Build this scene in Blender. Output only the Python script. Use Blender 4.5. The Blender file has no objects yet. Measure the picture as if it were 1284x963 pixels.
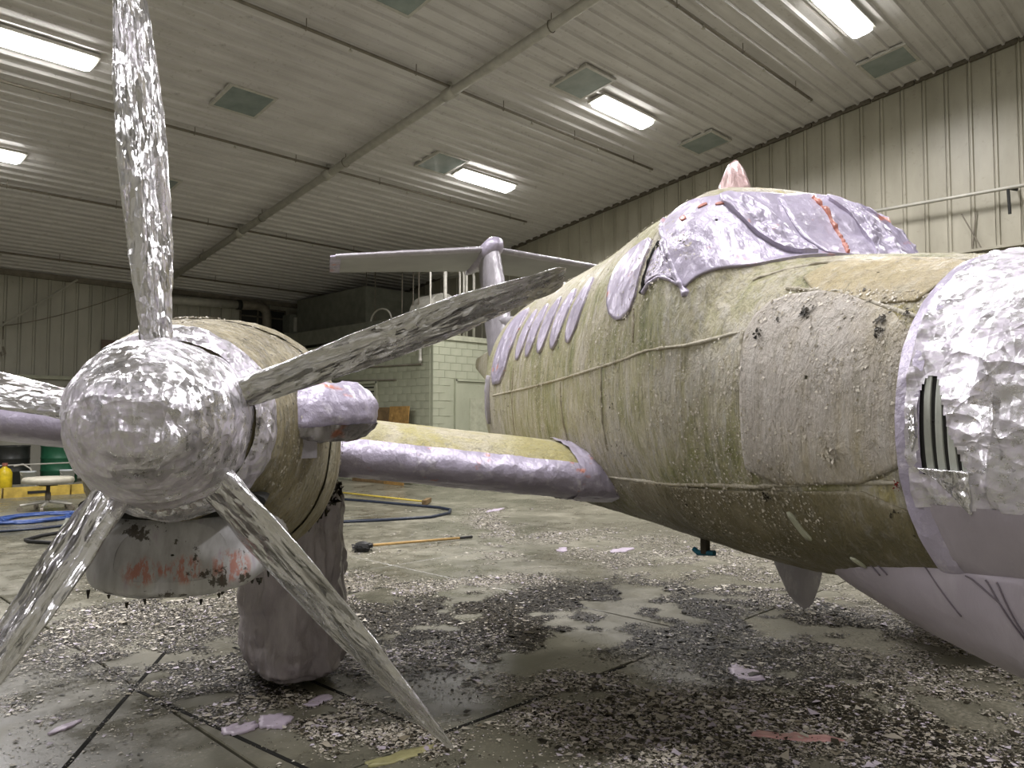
import bpy, math, random
import numpy as np
from mathutils import Vector, Matrix
PI = math.pi
R = math.radians
random.seed(7)
rng = np.random.default_rng(7)
SC = bpy.context.scene
COL = SC.collection

# ------------------------------------------------------------------ camera, world, lamps, exposure
PHI = R(44.64)                                   # viewing azimuth from the building's x axis
cam_d = bpy.data.cameras.new('camera')
cam_d.sensor_width = 36.0
cam_d.lens = 36.0 * 960.0 / 1284.0
cam_d.clip_start = 0.05
cam = bpy.data.objects.new('camera', cam_d)
COL.objects.link(cam)
cam.location = (0, 0, 1.70)
cam.rotation_euler = (R(90 + 2.77), 0, PHI - PI / 2)
SC.camera = cam

world = bpy.data.worlds.new('world')
SC.world = world
world.use_nodes = True
world.node_tree.nodes['Background'].inputs[0].default_value = (0.8, 0.84, 0.85, 1)
world.node_tree.nodes['Background'].inputs[1].default_value = 0.03

SC.view_settings.view_transform = 'Standard'
SC.view_settings.look = 'None'
SC.view_settings.gamma = 1.0
SC.view_settings.exposure = 0.08
SC.cycles.use_denoising = True
SC.cycles.max_bounces = 7
SC.cycles.diffuse_bounces = 4
SC.cycles.glossy_bounces = 4
SC.cycles.sample_clamp_indirect = 6.0
LAMP_W = 290.0                                   # watts of each ceiling fixture
LAMP_COL = (1.0, 0.965, 0.98)

def ceil_z(b):                                   # underside of the sloping ceiling
    return 5.95 + 0.136 * (25.0 - b)

# ------------------------------------------------------------------ numeric noise (for relief in the meshes)
def _hash(ix, iy, iz, seed):
    n = (ix * 374761393 + iy * 668265263 + iz * 2147483647 % 4294967296 + seed * 974711) & 0xFFFFFFFF
    n = ((n ^ (n >> 13)) * 1274126177) & 0xFFFFFFFF
    n = (n ^ (n >> 16)) & 0xFFFF
    return n / 65535.0
def vn(P, freq, seed=0):
    P = np.asarray(P, float) * np.asarray(freq, float) + 1000.0
    i = np.floor(P).astype(np.int64); f = P - i; f = f * f * (3 - 2 * f)
    out = 0
    for dx in (0, 1):
        wx = f[..., 0] if dx else 1 - f[..., 0]
        for dy in (0, 1):
            wy = f[..., 1] if dy else 1 - f[..., 1]
            for dz in (0, 1):
                wz = f[..., 2] if dz else 1 - f[..., 2]
                out = out + wx * wy * wz * _hash(i[..., 0] + dx, i[..., 1] + dy, (i[..., 2] + dz) * 7, seed)
    return out
def crumple(P, freq, seed=0):                    # sharp creases between flat facets
    P = np.asarray(P, float)
    Wp = P + 0.35 / np.max(freq) * np.stack([vn(P, freq, seed + 11), vn(P, freq, seed + 12), vn(P, freq, seed + 13)], -1)
    a = np.abs(vn(Wp, freq, seed) - 0.5) * 2
    b = np.abs(vn(Wp, np.asarray(freq) * 2.3, seed + 1) - 0.5) * 2
    c = np.abs(vn(Wp, np.asarray(freq) * 5.1, seed + 2) - 0.5) * 2
    return 0.55 * a + 0.3 * b + 0.15 * c - 0.35

# ------------------------------------------------------------------ mesh helpers
def mesh(name, V, F, mat, parent=None, smooth=False):
    me = bpy.data.meshes.new(name)
    me.from_pydata([tuple(v) for v in V], [], [tuple(f) for f in F])
    me.update()
    if smooth:
        me.polygons.foreach_set('use_smooth', [True] * len(me.polygons))
    o = bpy.data.objects.new(name, me)
    COL.objects.link(o)
    if mat is not None:
        me.materials.append(mat)
    if parent is not None:
        o.parent = parent
    return o
def fast_mesh(name, V, Q, mat, parent=None):     # all quads, from arrays
    V = np.asarray(V, np.float32); Q = np.asarray(Q, np.int32); n = Q.shape[1]
    me = bpy.data.meshes.new(name)
    me.vertices.add(len(V)); me.vertices.foreach_set('co', V.ravel())
    me.loops.add(Q.size); me.loops.foreach_set('vertex_index', Q.ravel())
    me.polygons.add(len(Q)); me.polygons.foreach_set('loop_start', np.arange(0, Q.size, n, dtype=np.int32))
    me.polygons.foreach_set('loop_total', np.full(len(Q), n, np.int32))
    me.update(calc_edges=True)
    o = bpy.data.objects.new(name, me); COL.objects.link(o)
    me.materials.append(mat)
    if parent is not None: o.parent = parent
    return o
class G:                                         # collects geometry for ONE mesh object
    def __init__(s): s.V = []; s.F = []
    def add(s, V, F):
        k = len(s.V); s.V += [tuple(float(c) for c in v) for v in V]; s.F += [tuple(int(i) + k for i in f) for f in F]; return s
    def box(s, c, d, M=None):
        x, y, z = d[0] / 2, d[1] / 2, d[2] / 2
        V = [Vector((a, b, e)) for a in (-x, x) for b in (-y, y) for e in (-z, z)]
        if M is not None: V = [M @ v for v in V]
        V = [v + Vector(c) for v in V]
        return s.add(V, [(0, 1, 3, 2), (4, 6, 7, 5), (0, 4, 5, 1), (2, 3, 7, 6), (0, 2, 6, 4), (1, 5, 7, 3)])
    def tube(s, path, r, n=10, cap=True):
        path = [Vector(p) for p in path]; m = len(path)
        rs = r if hasattr(r, '__len__') else [r] * m
        V = []; F = []; up = None
        for i, p in enumerate(path):
            t = (path[min(i + 1, m - 1)] - path[max(i - 1, 0)]).normalized()
            if up is None: up = Vector((0, 0, 1)) if abs(t.z) < 0.9 else Vector((1, 0, 0))
            sx = t.cross(up).normalized(); up = sx.cross(t).normalized()
            for k in range(n):
                a = 2 * PI * k / n
                V.append(p + (sx * math.cos(a) + up * math.sin(a)) * rs[i])
        for i in range(m - 1):
            for k in range(n):
                F.append((i * n + k, i * n + (k + 1) % n, (i + 1) * n + (k + 1) % n, (i + 1) * n + k))
        if cap:
            F.append(tuple(range(n))[::-1]); F.append(tuple(range((m - 1) * n, m * n)))
        return s.add(V, F)
    def lathe(s, prof, c=(0, 0, 0), n=24, M=None):   # profile of (r, z)
        V = []; F = []; m = len(prof)
        for (r, z) in prof:
            for k in range(n):
                a = 2 * PI * k / n; v = Vector((r * math.cos(a), r * math.sin(a), z))
                if M is not None: v = M @ v
                V.append(v + Vector(c))
        for i in range(m - 1):
            for k in range(n):
                F.append((i * n + k, i * n + (k + 1) % n, (i + 1) * n + (k + 1) % n, (i + 1) * n + k))
        F.append(tuple(range(n))[::-1]); F.append(tuple(range((m - 1) * n, m * n)))
        return s.add(V, F)
    def build(s, name, mat, parent=None, smooth=False): return mesh(name, s.V, s.F, mat, parent, smooth)
def tag(o, label=None, cat=None, group=None, kind=None):
    if label: o['label'] = label
    if cat: o['category'] = cat
    if group: o['group'] = group
    if kind: o['kind'] = kind
    return o
def empty(name, loc=(0, 0, 0), rz=0.0):
    o = bpy.data.objects.new(name, None); COL.objects.link(o)
    o.location = loc; o.rotation_euler = (0, 0, rz); o.empty_display_size = 0.1
    return o
def copy_tree(o, parent=None):
    c = o.copy(); COL.objects.link(c)
    if parent is not None: c.parent = parent
    for ch in list(o.children): copy_tree(ch, c)
    return c

# ------------------------------------------------------------------ materials
def srgb(r, g, b):
    f = lambda c: c / 12.92 if c <= 0.04045 else ((c + 0.055) / 1.055) ** 2.4
    return (f(r / 255), f(g / 255), f(b / 255), 1)
class N:
    def __init__(s, name):
        s.m = bpy.data.materials.new(name); s.m.use_nodes = True; s.t = s.m.node_tree
        s.bsdf = s.t.nodes['Principled BSDF']; s.tc = s.t.nodes.new('ShaderNodeTexCoord')
    def n(s, typ, **kw):
        o = s.t.nodes.new(typ)
        for k, v in kw.items(): setattr(o, k, v)
        return o
    def link(s, a, b): s.t.links.new(a, b)
    def coord(s, scale=(1, 1, 1), loc=(0, 0, 0), rot=(0, 0, 0), src='Object'):
        m = s.n('ShaderNodeMapping'); m.inputs['Scale'].default_value = scale
        m.inputs['Location'].default_value = loc; m.inputs['Rotation'].default_value = rot
        s.link(s.tc.outputs[src], m.inputs['Vector']); return m.outputs[0]
    def noise(s, vec, scale, detail=4, rough=0.55, dist=0.0):
        o = s.n('ShaderNodeTexNoise'); s.link(vec, o.inputs['Vector'])
        o.inputs['Scale'].default_value = scale; o.inputs['Detail'].default_value = detail
        o.inputs['Roughness'].default_value = rough; o.inputs['Distortion'].default_value = dist
        return o.outputs['Fac']
    def voro(s, vec, scale, feature='F1', out='Distance'):
        o = s.n('ShaderNodeTexVoronoi', feature=feature); s.link(vec, o.inputs['Vector'])
        o.inputs['Scale'].default_value = scale; return o.outputs[out]
    def ramp(s, fac, stops, interp='LINEAR'):
        o = s.n('ShaderNodeValToRGB'); cr = o.color_ramp; cr.interpolation = interp
        while len(cr.elements) < len(stops): cr.elements.new(0.5)
        for e, (p, c) in zip(cr.elements, stops):
            e.position = p; e.color = c if hasattr(c, '__len__') else (c, c, c, 1)
        s.link(fac, o.inputs[0]); return o.outputs[0]
    def mix(s, fac, a, b, blend='MIX'):
        o = s.n('ShaderNodeMix', data_type='RGBA', blend_type=blend)
        for v, i in ((fac, 0), (a, 6), (b, 7)):
            if hasattr(v, 'is_linked') or hasattr(v, 'links'): s.link(v, o.inputs[i])
            else: o.inputs[i].default_value = v
        return o.outputs[2]
    def math(s, op, a, b=0.0, clamp=False):
        o = s.n('ShaderNodeMath', operation=op, use_clamp=clamp)
        for v, i in ((a, 0), (b, 1)):
            if hasattr(v, 'links'): s.link(v, o.inputs[i])
            else: o.inputs[i].default_value = v
        return o.outputs[0]
    def warp(s, vec, scale, amt):
        nz = s.n('ShaderNodeTexNoise'); s.link(vec, nz.inputs['Vector']); nz.inputs['Scale'].default_value = scale
        nz.inputs['Detail'].default_value = 3
        o = s.n('ShaderNodeVectorMath', operation='MULTIPLY_ADD'); s.link(nz.outputs['Color'], o.inputs[0])
        o.inputs[1].default_value = (amt, amt, amt); s.link(vec, o.inputs[2]); return o.outputs[0]
    def bump(s, h, strength=0.5, dist=0.01, prev=None):
        o = s.n('ShaderNodeBump'); o.inputs['Strength'].default_value = strength; o.inputs['Distance'].default_value = dist
        s.link(h, o.inputs['Height'])
        if prev is not None: s.link(prev, o.inputs['Normal'])
        return o.outputs[0]
    def facets(s, nrm, cells):
        """tilt the normal by a constant amount inside each cell: creased sheet"""
        for vec, scale, k in cells:
            col = s.voro(vec, scale, 'F1', 'Color')
            a = s.n('ShaderNodeVectorMath', operation='SUBTRACT'); s.link(col, a.inputs[0]); a.inputs[1].default_value = (.5, .5, .5)
            b = s.n('ShaderNodeVectorMath', operation='MULTIPLY_ADD'); s.link(a.outputs[0], b.inputs[0]); b.inputs[1].default_value = (k, k, k); s.link(nrm, b.inputs[2])
            nrm = b.outputs[0]
        c = s.n('ShaderNodeVectorMath', operation='NORMALIZE'); s.link(nrm, c.inputs[0]); return c.outputs[0]
    def set(s, **kw):
        nm = dict(color='Base Color', metal='Metallic', rough='Roughness', normal='Normal', spec='Specular IOR Level', coat='Coat Weight',
                  alpha='Alpha', emit='Emission Color', estr='Emission Strength', trans='Transmission Weight', coatr='Coat Roughness')
        for k, v in kw.items():
            i = s.bsdf.inputs[nm[k]]
            if hasattr(v, 'links'): s.link(v, i)
            else: i.default_value = v
        return s
def plain(name, col, rough=0.6, metal=0.0, nscale=8.0, var=0.18, bump=0.0, spec=0.4):
    m = N(name); c = m.coord()
    nz = m.noise(c, nscale, 5, 0.6)
    dark = tuple(x * (1 - var) for x in col[:3]) + (1,); lite = tuple(min(1, x * (1 + var)) for x in col[:3]) + (1,)
    m.set(color=m.ramp(nz, [(0.3, dark), (0.7, lite)]), rough=rough, metal=metal, spec=spec)
    if bump: m.set(normal=m.bump(m.noise(c, nscale * 6, 4), bump, 0.004))
    return m.m
def foil(name, scale=9.0, stretch=(1, 1, 1), lav=0.35, tint=(0.76, 0.76, 0.78, 1), bump=0.8, rough=0.24, rot=0.5):
    """creased foil: ridged folds running two ways, with dried lavender stripper on part of it"""
    m = N(name); c = m.coord(stretch)
    def ridged(vec, sc, det):
        o = m.n('ShaderNodeTexNoise'); o.noise_type = 'RIDGED_MULTIFRACTAL'; m.link(vec, o.inputs['Vector'])
        o.inputs['Scale'].default_value = sc; o.inputs['Detail'].default_value = det; o.inputs['Roughness'].default_value = 0.5
        o.inputs['Offset'].default_value = 0.9; o.inputs['Gain'].default_value = 1.2; return o.outputs['Fac']
    ca = m.coord(tuple(a * b for a, b in zip(stretch, (1, 1.0, 0.28))), (0, 0, 0), (rot, 0.4, 0.2)); cb = m.coord(tuple(a * b for a, b in zip(stretch, (1, 0.32, 1.0))), (2, 1, 3), (-rot, -0.3, 0.6))
    r1 = ridged(m.warp(ca, scale * 0.4, 0.10), scale * 0.42, 3.0); r2 = ridged(m.warp(cb, scale * 0.5, 0.08), scale * 0.8, 3.0)
    w1 = m.warp(c, scale * 0.5, 0.10); v2 = m.voro(w1, scale * 1.6)
    h = m.math('ADD', m.math('MULTIPLY', r1, 0.55), m.math('ADD', m.math('MULTIPLY', r2, 0.30), m.math('MULTIPLY', v2, 0.20)))
    nb = m.bump(h, bump * .8, 0.035 * 9.0 / scale)
    nb = m.facets(nb, ((m.warp(ca, scale * .3, 0.14), scale * 1.1, .42 * bump), (m.warp(cb, scale * .5, 0.10), scale * 2.4, .40 * bump), (m.warp(ca, scale, 0.05), scale * 5.5, .30 * bump)))
    mask = m.math('MULTIPLY', m.ramp(m.noise(m.coord(), 3.2, 6, 0.62), [(0.62 - 0.45 * lav, 0.0), (0.80 - 0.40 * lav, 1.0)]), 0.8)
    fine = m.ramp(m.noise(w1, scale * 4.5, 4, 0.7), [(0.40, 0.0), (0.56, 1.0)])
    mask = m.math('MULTIPLY', mask, m.math('ADD', m.math('MULTIPLY', fine, 0.75), 0.25))
    m.set(color=m.mix(mask, tint, (0.60, 0.55, 0.66, 1)), metal=m.math('SUBTRACT', 1.0, m.math('MULTIPLY', mask, 0.85)),
          rough=m.math('ADD', rough, m.math('MULTIPLY', mask, 0.18)), normal=nb)
    return m.m
def lavender(name, col=(0.46, 0.42, 0.545, 1), metal=0.15, scale=6.0, stretch=(1, 1, 1), bump=0.5, orange=0.0, rough=0.32, white=0.4):
    m = N(name); c = m.coord(stretch)
    w1 = m.warp(c, scale * 0.6, 0.12)
    v1 = m.voro(w1, scale); v2 = m.noise(w1, scale * 3.5, 5, 0.6)
    h = m.math('ADD', v1, m.math('MULTIPLY', v2, 0.5))
    nb = m.bump(h, bump, 0.03 * 6 / scale)
    nb = m.facets(nb, ((w1, scale * 1.3, .22 * bump), (w1, scale * 4.0, .25 * bump)))
    base = m.ramp(m.noise(c, 2.5, 5, 0.6), [(0.3, tuple(x * 0.78 for x in col[:3]) + (1,)), (0.7, col)])
    wm = m.ramp(m.noise(w1, scale * 2.2, 6, 0.72), [(0.56, 0.0), (0.70, 1.0)])
    base = m.mix(m.math('MULTIPLY', wm, white), base, (0.76, 0.74, 0.76, 1))
    if orange:
        om = m.ramp(m.noise(m.coord((1, 1, 1.6), (3.1, 0.7, 1.9)), 4.2, 4, 0.6), [(0.66 - 0.05 * orange, 0.0), (0.72 - 0.05 * orange, 1.0)])
        base = m.mix(m.math('MULTIPLY', om, 0.8), base, (0.55, 0.19, 0.10, 1))
    m.set(color=base, metal=metal, rough=rough, normal=nb, coat=0.15, coatr=0.2)
    return m.m
def gunk(name, cols, streak=1.0, bump=0.8, rough=0.5, speck=0.6, seed=0.0):
    """softened paint: blotches, vertical runs, grit and curds"""
    m = N(name); c = m.coord((1, 1, 1), (seed, seed * 0.7, 0)); cs = m.coord((7, 7, 1.1), (seed, 0, seed))
    big = m.noise(c, 1.7, 6, 0.6, 0.3); run = m.noise(cs, 1.5, 6, 0.65, 0.4); grit = m.noise(c, 60, 5, 0.7)
    k = m.math('ADD', m.math('MULTIPLY', big, 1 - 0.45 * streak), m.math('MULTIPLY', run, 0.45 * streak))
    n = len(cols); base = m.ramp(k, [(0.37 + 0.26 * i / (n - 1), col) for i, col in enumerate(cols)])
    v = m.voro(m.warp(c, 14, 0.03), 80)
    lump = m.ramp(m.noise(m.coord((1, 1, .55)), 38, 6, 0.74, 0.4), [(0.55, 0.0), (0.68, 1.0)])
    base = m.mix(m.math('MULTIPLY', lump, speck), base, (0.46, 0.44, 0.38, 1))
    pits = m.ramp(m.noise(m.coord((1, 1, 0.5), (5, 1, 2)), 42, 5, 0.7), [(0.28, 1.0), (0.35, 0.0)])
    base = m.mix(m.math('MULTIPLY', pits, 0.85), base, (0.07, 0.065, 0.04, 1))
    base = m.mix(m.math('MULTIPLY', m.ramp(grit, [(0.35, 1.0), (0.6, 0.0)]), 0.25), base, (0.10, 0.095, 0.06, 1))
    run2 = m.noise(m.coord((26, 26, 3.0), (seed + 2, 1, 0)), 1.0, 5, 0.65, 0.6)
    base = m.mix(m.math('MULTIPLY', m.ramp(run2, [(0.52, 0.0), (0.66, 1.0)]), 0.45 * streak), base, (0.47, 0.45, 0.42, 1))
    base = m.mix(m.math('MULTIPLY', m.ramp(run2, [(0.34, 1.0), (0.45, 0.0)]), 0.5 * streak), base, (0.13, 0.125, 0.07, 1))
    crust = m.noise(m.coord((1, 1, .6), (1, 2, seed)), 11, 8, 0.68, 0.7)
    nb = m.bump(lump, bump * .8, 0.006)
    nb = m.bump(m.math('ADD', crust, m.math('MULTIPLY', run2, 0.8)), bump, 0.026, nb)
    nb = m.bump(m.math('ADD', grit, m.math('MULTIPLY', v, 0.4)), bump * 0.6, 0.003, nb)
    nb = m.bump(run, bump * 0.5, 0.018, nb)
    m.set(color=base, rough=m.ramp(m.noise(c, 9, 3), [(0.3, rough - 0.12), (0.7, rough + 0.15)]), normal=nb, spec=0.45)
    return m.m

M = {}
beige = srgb(168, 162, 142); olive = srgb(140, 138, 92); green = srgb(100, 104, 58); tan = srgb(168, 150, 100); grey = srgb(158, 152, 142)
M['gunk'] = gunk('stripped_paint', [srgb(110, 114, 66), srgb(146, 144, 104), srgb(166, 160, 134), srgb(178, 173, 158), srgb(164, 154, 104)])
M['gunk_door'] = gunk('stripped_paint_grey', [srgb(156, 146, 112), srgb(164, 156, 140), srgb(170, 163, 154), srgb(176, 170, 162)], 0.8, 0.7, 0.5, 0.35, 3.0)
M['gunk_deck'] = gunk('stripped_paint_tan', [srgb(146, 138, 106), srgb(162, 149, 112), srgb(166, 154, 124), srgb(164, 158, 140)], 0.5, 0.6, 0.5, 0.4, 5.0)
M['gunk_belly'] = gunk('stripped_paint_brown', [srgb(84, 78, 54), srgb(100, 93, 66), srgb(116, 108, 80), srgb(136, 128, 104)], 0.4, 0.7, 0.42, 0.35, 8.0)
M['gunk_cowl'] = gunk('stripped_paint_cowl', [srgb(104, 94, 66), srgb(142, 132, 100), srgb(166, 156, 126), srgb(182, 176, 152)], 0.9, 1.0, 0.6, 0.6, 2.0)
M['gunk_wing'] = gunk('stripped_paint_yellow', [srgb(160, 152, 100), srgb(170, 163, 124), srgb(180, 173, 148), srgb(168, 160, 104)], 0.2, 0.9, 0.6, 0.7, 4.0)
M['foil'] = foil('aluminium_foil', 12, (1, 1, 1), 0.6, bump=1.0, rough=0.24)
M['foil_nose'] = foil('aluminium_foil_nose', 7, (1, 1, 1.6), 0.6, bump=0.8)
M['foil_blade'] = foil('aluminium_foil_blade', 20, (1.2, 1.2, 0.5), 0.30, bump=1.0, rough=0.24, rot=0.35)
M['lav'] = lavender('lavender_film', white=0.45, orange=0.0)
M['lav_orange'] = lavender('lavender_film_orange', orange=1.0, bump=0.6, white=0.55)
M['lav_glass'] = lavender('lavender_window_film', scale=7, stretch=(1, 1, 0.6), bump=0.6, white=0.35, orange=0.6, rough=0.30, metal=0.1)
M['lav_dull'] = lavender('lavender_film_dull', (0.42, 0.38, 0.44, 1), 0.1, 3.0, (1, 1, 0.35), 0.25, 0.0, 0.38, 0.12)
M['lav_tail'] = lavender('grey_film', (0.40, 0.38, 0.42, 1), 0.2, 5.0, (1, 1, 0.5), 0.4, 0.0, 0.4, 0.4)
M['stab'] = plain('grey_primer', srgb(150, 150, 148), 0.5, 0.0, 2.0, 0.12)
M['black'] = plain('black_rubber', (0.015, 0.015, 0.015, 1), 0.5)
M['louver'] = plain('pale_louvre', srgb(176, 180, 172), 0.4, 0.2)
M['dark'] = plain('dark_recess', (0.02, 0.02, 0.018, 1), 0.8)
def crumb_mat(name, a, b):
    m = N(name); g = m.n('ShaderNodeNewGeometry')
    m.set(color=m.ramp(g.outputs['Random Per Island'], [(0.0, a), (1.0, b)]), rough=0.55, spec=0.35); return m.m
M['crumb_pale'] = crumb_mat('paint_crumb_pale', srgb(212, 206, 194), srgb(128, 120, 100))
M['crumb_lav'] = crumb_mat('paint_crumb_lavender', srgb(214, 206, 216), srgb(166, 156, 168))
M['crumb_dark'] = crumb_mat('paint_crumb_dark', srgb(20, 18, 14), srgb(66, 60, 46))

# ------------------------------------------------------------------ the hangar
XL, XR, YN, YF = -10.0, 16.8, -10.0, 25.0
m = N('liner_white'); c = m.coord(src='Object')
st = m.noise(m.coord((0.35, 6, 6)), 1.2, 5, 0.6); bl = m.noise(c, 0.5, 5, 0.6); dt = m.ramp(m.noise(c, 9, 5, 0.75), [(0.30, 0.0), (0.42, 1.0)])
col = m.ramp(m.math('ADD', m.math('MULTIPLY', st, 0.5), m.math('MULTIPLY', bl, 0.5)), [(0.35, srgb(176, 173, 170)), (0.62, srgb(208, 206, 204))])
yel = m.n('ShaderNodeVectorMath', operation='DISTANCE'); m.link(m.coord(), yel.inputs[0]); yel.inputs[1].default_value = (10.3, 13.3, 7.6)
ym = m.math('MULTIPLY', m.ramp(m.math('ADD', yel.outputs['Value'], m.math('MULTIPLY', m.noise(c, 3.0, 5, 0.7), 1.6)), [(0.9, 1.0), (1.75, 0.0)]), 0.4)
col = m.mix(ym, col, srgb(196, 190, 96))
m.set(color=m.mix(m.math('MULTIPLY', m.math('SUBTRACT', 1.0, dt), 0.5), col, srgb(120, 114, 100)), rough=0.33, spec=0.5,
      normal=m.bump(m.noise(m.coord((0.3, 3, 3)), 3, 3), 0.25, 0.01))
M['ceiling'] = m.m
def wall_mat(name, a, b):
    m = N(name); c = m.coord((1, 1, 0.35)); bl = m.noise(c, 1.1, 6, 0.62); d = m.ramp(m.noise(m.coord(), 7, 5, 0.7), [(0.28, 0.0), (0.40, 1.0)])
    col = m.ramp(bl, [(0.32, a), (0.68, b)])
    m.set(color=m.mix(m.math('MULTIPLY', m.math('SUBTRACT', 1.0, d), 0.35), col, srgb(110, 104, 86)), rough=0.42, spec=0.4); return m.m
M['wall_r'] = wall_mat('liner_cream', srgb(150, 146, 130), srgb(174, 170, 154))
M['wall_b'] = wall_mat('liner_grey', srgb(152, 150, 138), srgb(178, 176, 164))
M['trim'] = plain('dark_trim', srgb(92, 86, 74), 0.6, 0.0, 14, 0.4)
M['pipe'] = plain('painted_pipe', srgb(172, 170, 160), 0.45, 0.1, 6, 0.15)
M['pipe_dark'] = plain('grimy_pipe', srgb(118, 112, 100), 0.5, 0.1, 6, 0.25)
M['block'] = wall_mat('painted_block', srgb(150, 154, 134), srgb(172, 175, 154))
M['room_trim'] = plain('room_trim', srgb(166, 168, 148), 0.5)
m = N('wet_concrete'); c = m.coord()
b1 = m.noise(c, 0.55, 6, 0.6, 0.6); b2 = m.noise(c, 3.5, 6, 0.65); sp = m.noise(c, 55, 3, 0.6)
col = m.ramp(m.math('ADD', m.math('MULTIPLY', b1, 0.6), m.math('MULTIPLY', b2, 0.4)), [(0.34, srgb(80, 79, 69)), (0.5, srgb(102, 100, 86)), (0.66, srgb(130, 127, 110))])
scum = m.math('MULTIPLY', m.ramp(m.noise(c, 1.1, 7, 0.7, 0.8), [(0.50, 0.0), (0.66, 1.0)]), m.ramp(m.noise(c, 38, 4, 0.7), [(0.44, 0.0), (0.56, 1.0)]))
col = m.mix(m.math('MULTIPLY', scum, 0.4), col, srgb(190, 184, 166))
m.set(color=col, rough=m.ramp(m.math('ADD', m.math('MULTIPLY', b1, 0.5), m.math('MULTIPLY', b2, 0.5)), [(0.38, 0.16), (0.62, 0.55)]), spec=0.5,
      normal=m.bump(m.math('ADD', m.math('MULTIPLY', sp, 0.4), b2), 0.15, 0.01))
M['floor'] = m.m
M['seal'] = plain('joint_sealant', (0.02, 0.02, 0.018, 1), 0.95, spec=0.1)

# floor: a sub-base and slabs with open joints
fl = G().box(((XL + XR) / 2, (YN + YF) / 2, -0.09), (XR - XL + .4, YF - YN + .4, 0.10)).build('floor', M['seal'])
tag(fl, kind='structure')
xs = [XL, -5.35, -1.75, 1.86, 5.5, 9.2, 13.0, XR]; ys = [YN, -6.0, -2.0, 3.26, 7.4, 11.6, 15.8, 20.0, YF]
for i in range(len(xs) - 1):
    for j in range(len(ys) - 1):
        g = 0.009
        x0, x1, y0, y1 = xs[i] + g, xs[i + 1] - g, ys[j] + g, ys[j + 1] - g
        b = 0.006
        V = [(x0, y0, -.04), (x1, y0, -.04), (x1, y1, -.04), (x0, y1, -.04), (x0, y0, -b), (x1, y0, -b), (x1, y1, -b), (x0, y1, -b),
             (x0 + b, y0 + b, 0), (x1 - b, y0 + b, 0), (x1 - b, y1 - b, 0), (x0 + b, y1 - b, 0)]
        F = [(3, 2, 1, 0), (0, 1, 5, 4), (1, 2, 6, 5), (2, 3, 7, 6), (3, 0, 4, 7), (4, 5, 9, 8), (5, 6, 10, 9), (6, 7, 11, 10), (7, 4, 8, 11), (8, 9, 10, 11)]
        mesh('concrete_slab', V, F, M['floor'], fl)
def floor_seal(p, q, w=0.026):
    d = (Vector(q) - Vector(p)); L_ = d.length; a = math.atan2(d.y, d.x); mid = (Vector(p) + Vector(q)) / 2
    G().box((mid.x, mid.y, 0.001), (L_, w, 0.004), Matrix.Rotation(a, 3, 'Z')).build('joint_sealant', M['seal'], fl)
for p, q in [((1.19, 4.26, 0), (2.77, 6.55, 0)), ((1.84, 5.14, 0), (2.02, 3.40, 0)), ((2.73, 3.26, 0), (4.4, 3.24, 0)), ((2.73, 3.26, 0), (2.69, 5.6, 0)),
             ((2.77, 6.55, 0), (5.2, 6.5, 0)), ((2.77, 6.55, 0), (3.0, 9.8, 0))]:
    floor_seal(p, q)

# ceiling: ribbed liner sheets running across the slope
ce = G().box((3.4, 7.5, ceil_z(7.5) + 0.17), (XR - XL + .4, (YF - YN) * math.sqrt(1 + .136 ** 2) + .3, 0.1), Matrix.Rotation(-math.atan(.136), 3, 'X')).build('ceiling', M['ceiling'])
tag(ce, kind='structure')
pw = 0.9
def rib_profile(w, pitch, depth):
    pr = [(0, 0)]
    k = 0
    while (k + 1) * pitch <= w + 1e-6:
        b = k * pitch
        pr += [(b + pitch - .085, 0), (b + pitch - .062, -depth), (b + pitch - .022, -depth), (b + pitch, 0)]
        k += 1
    return pr
pr = rib_profile(pw, 0.3, 0.045)
cm = None
nb = int((YF - YN) / pw) + 1
for i in range(nb):
    b0 = YF - (i + 1) * pw
    if cm is None:
        V = []; F = []
        n_ = len(pr)
        for x in (XL, XR):
            for (s_, d_) in pr: V.append((x, s_, -0.136 * s_ + d_))
            V.append((x, pw, -0.136 * pw + .05)); V.append((x, 0, .05))
        k = n_ + 2
        for q in range(k): F.append((q, (q + 1) % k, k + (q + 1) % k, k + q))
        F.append(tuple(range(k))[::-1]); F.append(tuple(range(k, 2 * k)))
        o = mesh('ceiling_panel', V, F, M['ceiling'], ce); cm = o.data
    else:
        o = bpy.data.objects.new('ceiling_panel', cm); COL.objects.link(o); o.parent = ce
    o.location = (0, b0, ceil_z(b0))

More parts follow.
